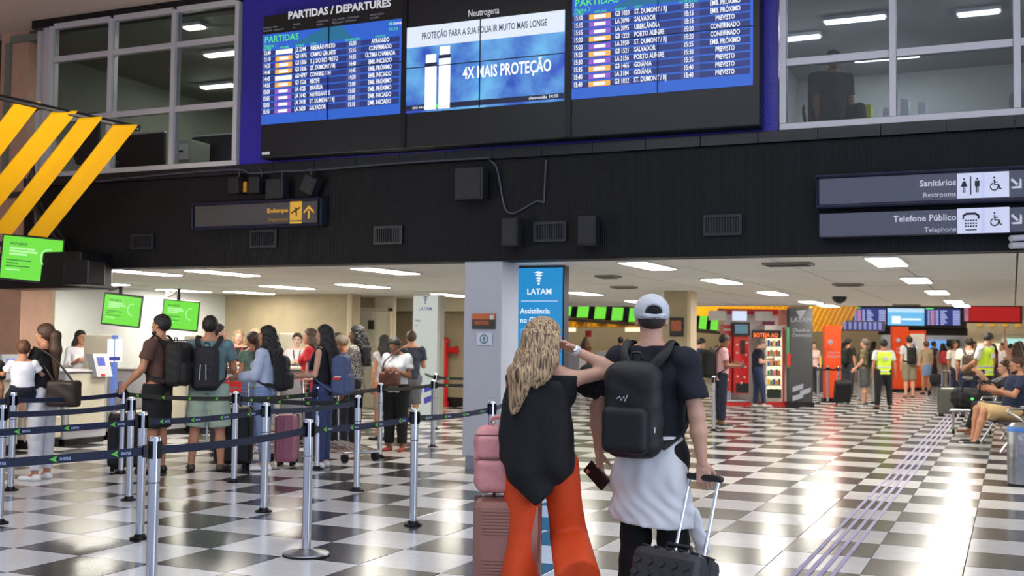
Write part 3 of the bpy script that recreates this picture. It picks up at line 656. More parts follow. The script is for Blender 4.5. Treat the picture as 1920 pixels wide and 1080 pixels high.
def pict_wheel(b, x, y, z):
    b.tube([(x-.008+.035*math.cos(a), y, z-.02+.035*math.sin(a)) for a in np.linspace(1.9, 6.6, 12)], .006, 5)
    b.tube([(x-.008, y, z+.05), (x-.004, y, z), (x+.03, y, z), (x+.045, y, z-.045), (x+.058, y, z-.04)], .007, 5); b.tube([(x-.006, y, z+.025), (x+.022, y, z+.025)], .005, 5)
    b.lathe([(0, -.011), (.011, 0), (0, .011)], c=(x-.008, y, z+.07), n=8)
def arrow(b, x, y, z, ang, s=.07):
    c, sn = math.cos(ang), math.sin(ang)
    def P_(u, v): return (x+u*c-v*sn, y, z+u*sn+v*c)
    b.slab([P_(-s, .012), P_(.2*s, .012), P_(.2*s, -.012), P_(-s, -.012)], (0, -.002, 0)); b.slab([P_(s, 0), P_(.1*s, .9*s), P_(-.25*s, .9*s), P_(.5*s, 0)], (0, -.002, 0)); b.slab([P_(s, 0), P_(.5*s, 0), P_(-.25*s, -.9*s), P_(.1*s, -.9*s)], (0, -.002, 0))
YS = YF-.16
def sign(label, tl, bl, x_end, frame, big, small, pic):
    a, b_ = on_y(*tl, YS), on_y(*bl, YS)
    t = thing('direction_sign', label, 'sign', (a[0], YS, b_[2])); x1 = on_y(x_end, tl[1], YS)[0] if x_end < 1900 else x_end-1900
    if frame:
        box('body', sdark, t, a[0], x1, YS+.02, YF, b_[2], a[2], bev=.02)
        fr = B(); r = .022
        fr.tube([(a[0]+.02, YS, b_[2]+.02), (a[0]+.02, YS, a[2]-.02), (x1-.02, YS, a[2]-.02), (x1-.02, YS, b_[2]+.02), (a[0]+.02, YS, b_[2]+.02)], r, 8, nrm=(0, 1, 0)); fr.out('frame', M('sign_frame', (30, 32, 56), .35, .3), t, True, True)
        box('panel', sgrey if 'Sanit' in big else M('sign_brown_grey', (66, 62, 64), .5), t, a[0]+.05, x1-.05, YS+.005, YS+.02, b_[2]+.045, a[2]-.045)
    else: box('panel', sgrey, t, a[0], x1, YS-.0, YF, b_[2], a[2], bev=.005)
    zc = (a[2]+b_[2])/2; return t, a, b_, zc
t, a, b_, zc = sign('upper framed grey sign reading Sanitários Restrooms at right', (1527, 328), (1530, 392), 1902.2, True, 'Sanitários', 'Restrooms', 0)
def X_at(px): return on_y(px, 350, YS)[0]
text('Sanitários', .088, (X_at(1793), YS, zc+.012), swhite, t, align='RIGHT', bold=.02); text('Restrooms', .07, (X_at(1793), YS, zc-.1), swhite, t, align='RIGHT')
sq = M('sign_white_square', (190, 194, 214), .5, emit=(190, 194, 214), estr=.5)
for px in (1820, 1866):
    x = X_at(px); box('pictogram_square', sq, t, x-.125, x+.125, YS-.0, YS+.004, zc-.125, zc+.125)
b = B(); xx = X_at(1820); pict_person(b, xx-.06, YS-.001, zc-.01, 1, True); pict_person(b, xx+.06, YS-.001, zc-.01, 1, False); b.box(xx-.006, xx+.006, YS-.002, YS, zc-.09, zc+.09); b.out('restroom_pictogram', sdark, t, True)
b = B(); pict_wheel(b, X_at(1866), YS-.002, zc); b.out('wheelchair_pictogram', sdark, t, True)
b = B(); arrow(b, X_at(1906), YS-.0, zc, -math.pi/4, .065); b.out('arrow', swhite, t, True)
t, a, b_, zc = sign('lower unframed grey sign reading Telefone Público Telephone', (1536, 401), (1537, 444), 1902.2, False, 'Telefone', 'Telephone', 0)
text('Telefone Público', .088, (X_at(1793), YS-.004, zc+.012), swhite, t, align='RIGHT', bold=.02); text('Telephone', .07, (X_at(1793), YS-.004, zc-.1), swhite, t, align='RIGHT')
for px in (1820, 1866):
    x = X_at(px); box('pictogram_square', sq, t, x-.125, x+.125, YS-.006, YS-.001, zc-.125, zc+.125)
b = B(); xx = X_at(1820); b.tube([(xx-.07, YS-.007, zc+.02), (xx-.07, YS-.007, zc+.05), (xx-.04, YS-.007, zc+.07), (xx+.04, YS-.007, zc+.07), (xx+.07, YS-.007, zc+.05), (xx+.07, YS-.007, zc+.02)], .012, 6)
for r_ in range(3):
    for c2 in range(5): b.box(xx-.055+c2*.024, xx-.04+c2*.024, YS-.008, YS-.006, zc-.005-r_*.028, zc+.01-r_*.028)
b.box(xx-.05, xx+.05, YS-.008, YS-.006, zc-.095, zc-.085); b.out('telephone_pictogram', sdark, t, True)
b = B(); pict_wheel(b, X_at(1866), YS-.008, zc); b.out('wheelchair_pictogram', sdark, t, True)
b = B(); arrow(b, X_at(1906), YS-.004, zc, -math.pi/4, .065); b.out('arrow', swhite, t, True)
t, a, b_, zc = sign('framed dark sign reading Embarque Departures in yellow', (360, 381), (360, 432), 601, True, 'Embarque', 'Departures', 0)
text('Embarque', .08, (X_at(541), YS, zc+.01), syel, t, align='RIGHT', bold=.02); text('Departures', .065, (X_at(541), YS, zc-.1), M('x_dim_yellow', (120, 90, 40), .5, emit=(150, 110, 40), estr=.5), t, align='RIGHT')
x = X_at(555.5); box('pictogram_square', syel, t, x-.09, x+.09, YS, YS+.004, zc-.1, zc+.14); box('underline', syel, t, x-.09, x+.09, YS, YS+.004, zc-.14, zc-.115)
b = B(); b.slab([(x-.07, YS-.001, zc-.02), (x+.06, YS-.001, zc+.05), (x+.075, YS-.001, zc+.065), (x+.05, YS-.001, zc+.065), (x-.065, YS-.001, zc+.005)], (0, -.002, 0)).slab([(x-.03, YS-.001, zc+.06), (x-.005, YS-.001, zc+.06), (x+.03, YS-.001, zc+.04), (x+.01, YS-.001, zc+.03)], (0, -.002, 0)).slab([(x-.005, YS-.001, zc+.015), (x+.02, YS-.001, zc+.025), (x+.02, YS-.001, zc-.05), (x+.008, YS-.001, zc-.05)], (0, -.002, 0)); b.out('plane_pictogram', sdark, t, True)
b = B(); arrow(b, X_at(580), YS, zc, math.pi/2, .085); b.out('arrow', syel, t, True)

# ---------------------------------------------------------------- yellow slat canopy at upper left
yel = M('yellow_slat', (255, 190, 5), .45, var=.06)
can = thing('check_in_canopy', 'slanted bright yellow slats hung from a black truss at upper left', 'canopy', (-11, 11, 2.8))
dT, dB = 12.9, 14.6
slats = [((211, 238), (257, 237), (89, 445), (52, 441)), ((148, 225), (191, 222), (22, 440), (-16, 436)), ((96, 213), (144, 211), (-40, 436), (-85, 432)), ((26, 196), (76, 194), (-105, 430), (-152, 426)), ((-60, 178), (-8, 176), (-175, 425), (-225, 421))]
for q in slats:
    p = [at(*q[0], dT), at(*q[1], dT), at(*q[2], dB), at(*q[3], dB)]; n = unit(np.cross(p[1]-p[0], p[3]-p[0]))*.03
    B().slab(p, n).out('slat', yel, can, True)
r0, r1 = at(-80, 164, dT-.05), at(262, 241, dT+.1); e_ = (r1-r0)
B().tube([r0, r1], .035, 8).out('top_rod', black_metal, can, True, True)
trm = M('truss_steel', (70, 58, 60), .5, .5)
for pa, pb, r_ in ((at(-60, 455, 16), at(120, 462, 16), .04), (at(0, 235, dT+.6), at(75, 200, dT+.2), .03), (at(60, 300, dB), at(70, 440, dB+.3), .03), (at(55, 380, dB+.6), at(148, 505, 16), .035), (at(75, 380, dB+.6), at(145, 490, 16), .02)):
    B().tube([pa, pb], r_, 6).out('truss_bar', trm, can, True)
b = B(); b.tube(smooth_path([at(48, 400, dB+.6), at(50, 350, dB+.6), at(60, 325, dB+.6), at(70, 345, dB+.6), at(58, 380, dB+.6)]), .02, 6); tag(b.out('cable', black_pl, smooth=True), 'looped black cable behind the yellow slats', 'cable')
c = at(65, 560, 14); p0, p1 = at(5, 535, 15.6), at(148, 495, 15.0)
tag(B().box(-1.6, 0, 0, .6, 0, .5, bev=.02).out('ceiling_box', black_metal, loc=(at(150, 530, 15.2)[0], at(150, 530, 15.2)[1], at(150, 540, 15.2)[2])), 'long black bulkhead under the yellow slats behind the green screen', 'bulkhead')
tag(B().box(-.22, .22, -.15, .15, -.16, .16, bev=.02).out('wall_speaker', black_metal, loc=tuple(at(158, 512, 14.6))), 'black box speaker at right end of the bulkhead', 'speaker')
# dark wall under the fascia's left end and the stone column
struct(B().box(on_y(15, 30, 12.6)[0], on_y(66, 30, 12.6)[0], 12.5, 13.1, 0, 6.17).out('wall_column_left', pink_conc))
struct(B().tube([(on_y(74, 200, 12.3)[0], 12.3, 2.6), (on_y(74, 200, 12.3)[0], 12.3, 6.17)], .06, 10).tube([(on_y(90, 200, 12.25)[0], 12.25, 2.6), (on_y(90, 200, 12.25)[0], 12.25, 6.17)], .1, 10).out('trim_4', alu))
struct(B().box(on_y(60, 600, 13.2)[0], on_y(84, 600, 13.2)[0], 13.1, 13.4, 0, 2.6).out('wall_column_right', M('cream_stone', (200, 180, 150), .6, var=.1)))

# green information screens
green = E('screen_lime', (112, 226, 62), 1.0); gdark = E('screen_lime_dark', (44, 90, 60), .8); gpale = E('screen_lime_pale', (190, 255, 170), 1)
def monitor(label, tl, tr, bl, br, d0, d1, small=False, wd=.09):
    A, Bq, Cq, D = at(*tl, d0), at(*tr, d1), at(*bl, d0), at(*br, d1)
    u = (Bq-A); W_ = np.linalg.norm(u); u = u/W_; v = (A-Cq); H_ = np.linalg.norm(v); v = v/H_; n = unit(np.cross(u, v)); v = np.cross(n, u)
    R = np.array([u, v, n]).T; o = Cq
    ctr = o+u*W_/2+v*H_/2
    t = thing('hanging_screen', label, 'screen', tuple(ctr))
    def P_(a, b, c): return o+u*a+v*b+n*c
    def slab(a0, a1, b0, b1, c0, c1): return B().slab([P_(a0, b0, c0), P_(a1, b0, c0), P_(a1, b1, c0), P_(a0, b1, c0)], n*(c1-c0))
    slab(-.02, W_+.02, -.03, H_+.02, -wd, 0).out('housing', black_pl, t, True); slab(0, W_, 0, H_, 0, .004).out('panel', green, t, True)
    if not small:
        text('WI-FI GRÁTIS', H_*.085, tuple(P_(W_*.12, H_*.8, .006)), gdark, t, R=R, bold=.02, xs=.8)
        b = B()
        for k, (bb, l) in enumerate([(.70, .42), (.63, .47), (.56, .3)]): b.add(*[(lambda q: (q.v, q.f))(slab(W_*.12, W_*(.12+l), H_*bb, H_*(bb+.045), .005, .007))][0])
        q = slab(W_*.08, W_*.32, H_*.2, H_*.23, .005, .007); b.add(q.v, q.f); b.out('text_line', gpale, t, True)
        b = B()
        for k, (bb, l) in enumerate([(.43, .42), (.36, .2), (.29, .4)]): q = slab(W_*.08, W_*(.08+l), H_*bb, H_*(bb+.02), .005, .007); b.add(q.v, q.f)
        b.out('text_line', gdark, t, True)
        B().tube([P_(W_*(.78+.13*math.cos(a)), H_*(.56+.2*math.sin(a)), .006) for a in np.linspace(1.3, 4.9, 14)], .008, 5).out('swirl_mark', gpale, t, True)
    return t, P_, W_, H_, n
tt, P_, W_, H_, n = monitor('largest green screen at far left under the yellow slats', (10, 441), (121, 452), (0, 520), (107, 527), 15.5, 15.5, wd=.12)
for lab, q, d, pp in (('middle green screen hanging before the white wall', ((204, 552), (272, 560), (191, 605), (261, 611)), 21, (214, 535)), ('right green screen hanging before the white wall', ((306, 562), (371, 568), (303, 614), (362, 617)), 22, (318, 545))):
    t, P_, W_, H_, n = monitor(lab, *q, d, d+.15, wd=.25)
    m = P_(W_*.4, H_*.95, -.12); B().tube([m, (m[0], m[1], ZB)], .035, 8).out('ceiling_pole', black_pl, t, True)
    B().tube(smooth_path([(m[0], m[1], ZB-.02), m+np.array([-.25, 0, .12]), m+np.array([-.3, 0, .2]), m+np.array([-.15, 0, .14])]), .02, 6).out('cable_loop', M('cable_beige', (130, 120, 110), .6), t, True)

# ---------------------------------------------------------------- totems
tot_blue = E('totem_blue', (38, 150, 218), .85); tot_white = E('totem_white', (214, 220, 212), .72); tw = E('totem_letter', (235, 245, 255), 1)
def airline_emblem_shape(b, x, y, z, s):
    for k in range(5):
        hw_ = s*(.5-.09*k); zz = z+s*(.55-.27*k)
        b.slab([(x-hw_, y, zz), (x-hw_*.2, y, zz+s*.14), (x+hw_, y, zz+s*.02), (x+hw_*.3, y, zz-s*.12)], (0, -.003, 0))
a = on_y(970, 497, 12.95); b_ = on_y(1055, 497, 12.95)
t = thing('totem_sign', 'tall blue lit totem with white lettering right of the grey pillar', 'sign', ((a[0]+b_[0])/2, 12.95, 0))
box('body', sdark, t, a[0]-.03, b_[0]+.02, 12.96, 13.12, 0, 2.47); box('light_panel', tot_blue, t, a[0], b_[0], 12.945, 12.96, .05, 2.45); box('side_strip', M('cream_stone', (200, 180, 150), .6, var=.1), t, a[0]-.1, a[0]-.03, 12.98, 13.12, 0, 2.47)
xm = (a[0]+b_[0])/2; W_ = b_[0]-a[0]
def zat(py, Yv, px=1010): return on_y(px, py, Yv)[2]
b = B(); airline_emblem_shape(b, xm-.01, 12.943, zat(522, 12.945), .13); b.out('airline_emblem', tw, t, True)
text('LATAM', .105, (xm, 12.943, zat(552, 12.945)), tw, t, align='CENTER', bold=.01); box('rule', tw, t, a[0]+.06, b_[0]-.06, 12.943, 12.945, zat(565, 12.945), zat(564, 12.945))
text('Assistência\nno Check-in', .098, (a[0]+.05, 12.943, zat(588, 12.945)), tw, t, bold=.015, xs=.92, sp=1.15); text('Check-in\nAssistance', .085, (a[0]+.05, 12.943, zat(625, 12.945)), M('totem_pale', (0, 0, 0), .5, emit=(150, 205, 240), estr=.8), t, xs=.9, sp=1.1)
p = on_z(798, 785); Yt = p[1]; a = on_y(775, 600, Yt); b_ = on_y(820, 600, Yt)
t = thing('totem_sign', 'tall white lit totem with blue stripes beside the door recess', 'sign', ((a[0]+b_[0])/2, Yt, 0))
box('body', M('totem_side', (150, 152, 146), .5), t, a[0]-.02, b_[0]+.05, Yt+.01, Yt+.2, 0, 2.42); box('light_panel', tot_white, t, a[0], b_[0], Yt-.005, Yt+.01, .05, 2.4)
b = B(); xm = (a[0]+b_[0])/2; airline_emblem_shape(b, xm, Yt-.007, on_y(798, 563, Yt)[2], .12); b.out('airline_emblem', E('airline_purple', (100, 70, 130), .8), t, True)
tb_ = E('airline_blue_text', (90, 84, 150), .8)
text('LATAM', .09, (xm, Yt-.007, on_y(798, 582, Yt)[2]), tb_, t, align='CENTER', bold=.01); text('Saída', .06, (a[0]+.04, Yt-.007, on_y(798, 603, Yt)[2]), tb_, t, bold=.02); text('Exit', .04, (a[0]+.04, Yt-.007, on_y(798, 612, Yt)[2]), tb_, t)
b = B()
for y0_, dx, h_ in ((.62, 0, .13), (.42, 0, .1), (.5, .26, .13), (.28, .26, .12)): b.slab([(a[0]+.01+dx, Yt-.007, y0_), (a[0]+.22+dx, Yt-.007, y0_+.08), (a[0]+.22+dx, Yt-.007, y0_+.08+h_), (a[0]+.01+dx, Yt-.007, y0_+h_)], (0, -.002, 0))
b.out('stripe', E('airline_stripe', (66, 60, 170), .8), t, True)
# red hydrant column
red = M('signal_red', (196, 28, 26), .35); p = on_y(832, 690, 23.4)
t = thing('fire_hydrant', 'red hydrant column against the concrete wall left of the pillar', 'hydrant', (p[0], 23.4, 0))
B().lathe([(.13, 0), (.13, .1), (.1, .12), (.1, 1.45), (.13, 1.47), (.13, 1.55), (.05, 1.6), (0, 1.6)], c=(0, 0, 0), n=16).out('column', red, t, smooth=True); B().tube([(0, 0, 1.3), (.32, -.02, 1.3)], .07, 12).tube([(.3, -.02, 1.3), (.36, -.02, 1.3)], .1, 12).out('outlet', red, t, smooth=True)
B().tube([(0, -.1, .9), (0, -.2, .9)], .06, 10).out('valve', red, t, smooth=True)

# ---------------------------------------------------------------- check-in counters at left
cgrey = M('counter_grey', (168, 168, 172), .4, var=.04); cdark = M('counter_dark', (60, 60, 64), .5); csteel = brushed; clight = M('counter_cream', (206, 198, 176), .4)
def counter(y, label, kiosk=True):
    t = thing('check_in_counter', label, 'counter', (-12.1, y, 0))
    B().box(-.75, 0, -.45, .35, .08, 1.02, bev=.02).out('body', cgrey, t); B().box(-.7, -.02, -.42, .32, 0, .08).out('plinth', black_pl, t)
    B().box(-.8, .04, -.48, .38, 1.02, 1.05, bev=.008).out('worktop', alu, t)
    B().box(.0, .012, -.38, .28, .2, 1.0).out('front_panel', clight, t)
    if kiosk:
        k = B().slab([(.0, .02, .95), (.12, .02, .95), (.02, .02, 1.28), (-.12, .02, 1.28)], (0, .3, 0)).out('display_head', cgrey, t)
        B().slab([(.072, .08, 1.11), (.036, .08, 1.23), (.036, .22, 1.23), (.072, .22, 1.11)], (.006, 0, 0)).out('display', E('lcd_blue', (90, 110, 220), .9), k)
        B().box(.09, .125, .1, .17, .96, .99).out('card_slot', red, k)
    return t
counter(12.35, 'grey check-in counter with tilted blue display nearest the agent'); counter(10.75, 'grey check-in counter behind the mother and baby'); counter(14.1, 'grey check-in counter beyond the blue-edged divider'); counter(15.8, 'grey check-in counter behind the man in brown', False); counter(17.4, 'far check-in counter behind the man in the teal shirt', False)
for k, y in enumerate((11.55, 13.2, 14.95, 16.6)):
    t = thing('baggage_scale', ['baggage scale between the two nearest counters', 'baggage scale right of the agent counter', 'baggage scale behind the man in brown', 'farthest baggage scale of the left row'][k], 'scale', (-12.2, y, 0), group='scales between the counters')
    B().box(-.6, .1, -.3, .3, .12, .42, bev=.02).out('body', clight, t); B().box(-.58, .08, -.28, .28, 0, .12).out('plinth', black_pl, t); B().box(-.58, .08, -.27, .27, .42, .45, bev=.005).out('platform', brushed, t)
    for s_ in (-1, 1): B().tube([(.06, 0.29*s_, .1), (.06, .29*s_, .75)], .02, 8).out('guard_post', chrome, t)
for k, y in enumerate((12.95, 15.2)):
    t = thing('divider_panel', ['tall divider with glowing blue edge right of the agent', 'tall pale divider panel behind the man in brown'][k], 'divider', (-12.3, y, 0))
    B().box(-.5, .05, -.03, .03, 0, 1.55, bev=.01).out('panel', clight, t); B().box(.05, .11, -.04, .04, .05, 1.55, bev=.01).out('edge', E('edge_blue', (110, 140, 225), .8) if k == 0 else alu, t)
p = on_x(215, 655, -12.2); t = thing('notice_holder', 'white upright notice on the counter right of the agent', 'notice', (p[0], p[1], 1.15))
B().box(-.01, .01, -.11, .11, 0, .34, bev=.004, R=Rz(math.radians(-30))).out('sheet', paper, t); B().box(.011, .014, -.08, .08, .03, .08, R=Rz(math.radians(-30)), c=(0, 0, 0)).out('blue_strip', E('strip_blue', (70, 80, 190), .6), t)
for k, (px, py, w_) in enumerate([(1222, 0, 0)][:0]): pass
# monitors on the counters behind the queue
for k, (px, py, d, lab) in enumerate([(347, 655, 19.0, 'white-edged computer monitor between the two men with backpacks'), (514, 690, 19.0, 'tall pale cabinet behind the curly-haired woman')]):
    p = at(px, py, d)
    if k == 0:
        t = thing('computer_monitor', lab, 'monitor', tuple(p)); B().box(-.25, .25, -.02, .02, -.16, .16, bev=.01, R=Rz(math.radians(24)), c=(0, 0, 0)).out('housing', black_pl, t); B().box(-.23, .23, -.026, -.02, -.14, .14, R=Rz(math.radians(24)), c=(0, 0, 0)).out('panel', paper, t); B().tube([(0, 0, -.16), (0, 0, -(p[2]-1.1))], .02).out('stand', black_pl, t)
    else:
        t = thing('steel_cabinet', lab, 'cabinet', (p[0], p[1], 0)); B().box(-.28, .28, -.25, .25, 0, 1.62, bev=.02).out('body', clight, t); B().box(-.25, .25, -.27, -.25, .1, 1.55, bev=.01).out('door', cgrey, t)
def service_counter(px0, px1, d, lab):
    a_, b_ = np.array(floor_under(px0, d)), np.array(floor_under(px1, d)); L = np.linalg.norm(b_-a_); t = thing('service_counter', lab, 'counter', (*(a_+b_)/2, 0), math.atan2(b_[1]-a_[1], b_[0]-a_[0]))
    B().box(-L/2, L/2, -.3, .3, .08, 1.06, bev=.02).out('body', cgrey, t); B().box(-L/2-.03, L/2+.03, -.34, .34, 1.06, 1.1, bev=.01).out('worktop', clight, t); B().box(-L/2, L/2, -.27, .27, 0, .08).out('plinth', black_pl, t)
service_counter(430, 500, 16.6, 'grey service counter in front of the two lanyard women'); service_counter(530, 650, 17.2, 'grey service counter in front of the attendant in white')

# ---------------------------------------------------------------- barrier posts and belts
belt_m = M('navy_webbing', (12, 26, 58), .6, var=.1, scale=30, bump=.2, bscale=200); belt_far = M('black_webbing', (12, 18, 22), .6)
b_green = M('print_green', (96, 190, 60), .5, var=.02); b_white = M('print_white', (170, 185, 220), .5, var=.02)
post_mesh = None
def make_post():
    t = thing('barrier_post', '', 'barrier post')
    B().lathe([(.032, .02), (.032, .70)], n=20).out('lower_tube', chrome, t, smooth=True); B().lathe([(.034, .705), (.034, .93), (.033, .955), (.028, .965), (0, .968)], n=20).out('head', chrome, t, smooth=True)
    B().lathe([(.035, .70), (.035, .706)], n=20).out('joint_ring', black_pl, t)
    return t
PP = make_post(); used_p = False
def post(x, y, label, base='low', hd=0):
    global used_p
    t = copy_tree(PP) if used_p else PP; used_p = True
    t.location = (x, y, 0); t['label'] = label; t['group'] = 'queue barrier posts'
    if base == 'dish': B().lathe([(.16, 0), (.165, .012), (.16, .022), (.06, .04), (.045, .05), (0, .05)], n=32).out('base_plate', brushed, t, smooth=True); B().lathe([(.166, 0), (.168, .01), (.0, .01)], n=32).out('base_rim', rubber, t)
    else: B().lathe([(.075, 0), (.075, .012), (.045, .022), (.036, .04), (0, .04)], n=24).out('base_plate', black_metal, t, smooth=True)
    for a in (0, 1, 2, 3): B().box(.034, .042, -.016, .016, .84, .94, bev=.003, R=Rz(hd+a*math.pi/2), c=(0, 0, 0)).out('belt_slot', black_pl, t)
    return t
A_ = 'chrome barrier post '
PL = {'a1': (-4.52, 5.13, 'nearest the camera at left, tall in front of the belts'), 'a2': (-4.6, 6.80, 'standing on a wide dish base in the foreground'), 'a3': (-4.56, 8.29, 'right of the dish-based one, in front of the black-trousered lady'), 'a4': (-4.53, 9.75, 'half behind the pink backpack beside the pillar'),
 'b1': (-6.08, 6.76, 'just behind the one nearest the camera'), 'b2': (-6.07, 8.3, 'in front of the pink suitcase gap, second row'), 'b3': (-6.1, 9.89, 'at the belt corner in front of the patterned blouse'),
 'c0': (-7.57, 6.78, 'cut by the left photo edge'), 'c1': (-7.6, 8.29, 'third row, right behind the second-row one by the man in brown'), 'c2': (-7.59, 9.84, 'in front of the black suitcase'), 'c3': (-7.52, 11.3, 'in front of the dark jeans of the long-haired woman'), 'c4': (-7.57, 12.83, 'left of the lady in the white T-shirt'), 'c5': (-7.63, 14.42, 'in front of the white totem'),
 'd1': (-9.08, 8.26, 'in front of the woman in white trousers'), 'd2': (-9.14, 9.84, 'in front of the shorts of the man in brown'), 'd3': (-9.06, 17.2, 'right behind the white totem stripes'), 'd4': (-10.9, 20.1, 'small and far beside the white totem')}
for k, (x, y, l) in PL.items(): post(x, y, A_+l, 'dish' if k == 'a2' else 'low')
def belt(p, q, label, far=False, ext=None, parts=None):
    a = np.array((*p, .885)); c = np.array((*q, .885)); u = c-a; L = np.linalg.norm(u); u /= L; a = a+u*.045 ; c = c-u*.045; L -= .09
    n = np.cross(u, (0, 0, 1)); n /= np.linalg.norm(n)
    if n[1] > 0: n = -n
    N = 10; vs = []; fs = []; h = .024
    def sag(t): return -.018*4*t*(1-t)
    B_ = B(); pts = [a+(c-a)*(i/N)+np.array((0, 0, sag(i/N))) for i in range(N+1)]
    for i in range(N):
        p0, p1 = pts[i], pts[i+1]; B_.slab([p0+(0, 0, -h), p1+(0, 0, -h), p1+(0, 0, h), p0+(0, 0, h)], n*-.0015)
    t = thing('barrier_belt', label, 'barrier belt', tuple(pts[0]), group='retractable belts')
    B_.out('webbing', belt_far if far else belt_m, t, True)
    for e_, s_ in ((a, 1), (c, -1)): B().slab([e_+(0, 0, -.035), e_+u*.03*s_+(0, 0, -.035), e_+u*.03*s_+(0, 0, .035), e_+(0, 0, .035)], n*.014).out('end_clip', black_pl, t, True)
    # the seen side must read left to right: take the direction that goes right in the view
    ur = u if u@RX > 0 else -u
    g, wmk = B(), B(); k = int(L/.34); R = np.array([ur, (0, 0, 1), n]).T
    for i in range(k):
        s0 = (i+.5)/k; m = pts[0]+(pts[-1]-pts[0])*s0+np.array((0, 0, sag(s0)))+n*.0025
        g.slab([m+ur*-.045, m+ur*.0+(0, 0, .02), m+ur*-.01, m+ur*.0+(0, 0, -.02)], n*.0006)
        wm = text('aena', .034, m+ur*.012+np.array((0, 0, -.008)), b_white, t, R=R, bold=.01, ext=0) if not far and dist_(m) < 12.5 else None
    g.out('arrow_mark', b_green, t, True)
    return t
def dist_(m): return float((np.array(m)-CAMP)@FW)
def pxy(k): return PL[k][:2]
belt((-5.35, 3.15), pxy('a1'), 'lowest navy belt running off the left edge to the nearest post'); belt(pxy('a1'), pxy('a2'), 'navy belt from the nearest post to the dish-based post'); belt(pxy('a2'), pxy('a3'), 'navy belt between the dish-based post and the next to its right'); belt(pxy('a3'), pxy('a4'), 'navy belt reaching the post behind the pink backpack'); 
belt(pxy('a4'), (-5.3, 12.05), 'short navy belt from the pink backpack post to the pillar')
belt((-6.7, 4.55), pxy('b1'), 'second navy belt from the left edge'); belt(pxy('b1'), pxy('b2'), 'navy belt across the legs of the man in teal'); belt(pxy('b2'), pxy('b3'), 'navy belt in front of the pink suitcase, middle height')
belt(pxy('c0'), pxy('c1'), 'third navy belt from the left edge, across the white trousers'); belt(pxy('c2'), pxy('c3'), 'dark belt in front of the curly-haired woman', True); belt(pxy('c3'), pxy('c4'), 'dark belt in front of the patterned blouse woman', True); belt(pxy('c4'), pxy('c5'), 'dark belt at the waist of the white T-shirt lady', True)
belt((-9.6, 6.5), pxy('d1'), 'topmost belt at the left edge', False); belt(pxy('d1'), pxy('d2'), 'upper navy belt across the white trousers of the mother'); belt(pxy('d2'), pxy('c2'), 'dark belt across the man in brown, from the row behind', True); belt(pxy('c2'), pxy('b3'), 'dark belt sloping down to the belt corner post', True)
belt(pxy('c5'), (-6.2, 16.2), 'dark belt from the totem toward the pillar, lower', True); belt(pxy('d4'), pxy('d3'), 'short far belt behind the white totem', True); belt(pxy('d3'), (-7.4, 18.2), 'dark belt from the totem toward the pillar, upper', True)
post(-4.8, 19.55, A_+'beside the man in the pink shirt')
# ---------------------------------------------------------------- far hall and right side
struct(B().box(-20, 8, 52, 52.2, 0, 6).out('wall_far', M('warm_far_wall', (196, 176, 140), .7, var=.15, scale=.6)))
struct(B().box(-20, 8, 28.6, 52, 5.9, 6.1).out('ceiling_far_hall', M('far_ceiling', (150, 138, 118), .8)))
struct(B().box(-20, 8, 28.6, 28.8, ZB+.1, 6).out('wall_far_fascia', M('far_fascia', (60, 54, 48), .7)))
struct(B().box(4.6, 4.8, 12, 52, 0, 6).out('wall_right', M('warm_far_wall', (196, 176, 140), .7)))
colp = struct(B().box(-5.86, -5.42, 20.05, 20.5, 0, ZB, bev=.01).out('wall_pillar_far', concrete))
struct(B().box(-5.42, -5.36, 20.05, 20.5, 0, ZB).out('trim_lit_edge', M('cream_stone', (200, 180, 150), .6, var=.1)))  # paler strip paints the lit right edge of the far pillar
a = on_y(1262, 595, 20.03); b_ = on_y(1277, 631, 20.03)
t = thing('framed_poster', 'dark framed poster on the far pillar beside the capped man', 'poster', tuple(a)); box('frame', black_metal, t, a[0]-.06, b_[0]+.04, 20.02, 20.05, b_[2], a[2]); box('sheet', M('poster_rust', (150, 70, 30), .4, var=.8, scale=20), t, a[0]-.03, b_[0]+.01, 20.01, 20.02, b_[2]+.1, a[2]-.06)
def wall_seg(px0, px1, d0, d1, z0, z1, name, mat, th=.1):
    a, c = np.array(floor_under(px0, d0)), np.array(floor_under(px1, d1)); u = unit(c-a); n = np.array((-u[1], u[0]))
    return B().slab([(*a, z0), (*c, z0), (*c, z1), (*a, z1)], (*(n*th), 0)).out(name, mat)
struct(wall_seg(1000, 1500, 47, 50, 0, 4, 'wall_far_check_in', M('warm_far_wall', (196, 176, 140), .7), .2))
# far check-in canopies
yf = E('x', (0, 0, 0)) if False else M('yellow_far_slat', (250, 176, 10), .5, var=.15, scale=2)
def far_canopy(label, px0, px1, top, bot, d0, d1, n, lean=18):
    t = thing('check_in_canopy', label, 'canopy', tuple(at((px0+px1)/2, bot, (d0+d1)/2)))
    for k in range(n):
        f0, f1 = k/n, (k+.82)/n
        x0, x1 = px0+(px1-px0)*f0, px0+(px1-px0)*f1; dd = lambda f: d0+(d1-d0)*f
        p = [at(x0+lean, top, dd(f0)), at(x1+lean, top, dd(f1)), at(x1, bot, dd(f1)-.6), at(x0, bot, dd(f0)-.6)]
        B().slab(p, unit(np.cross(p[1]-p[0], p[3]-p[0]))*.06).out('slat', yf, t, True)
    return t
far_canopy('far yellow slat canopy right of the dark totem', 1500, 1650, 560, 622, 33, 44, 16, 30); far_canopy('far yellow slat canopy over the white kiosk', 1290, 1470, 562, 592, 33, 40, 16, 20)
far_canopy('thin yellow canopy edge under the far green screens', 1040, 1215, 596, 613, 33.5, 42, 18, 6)
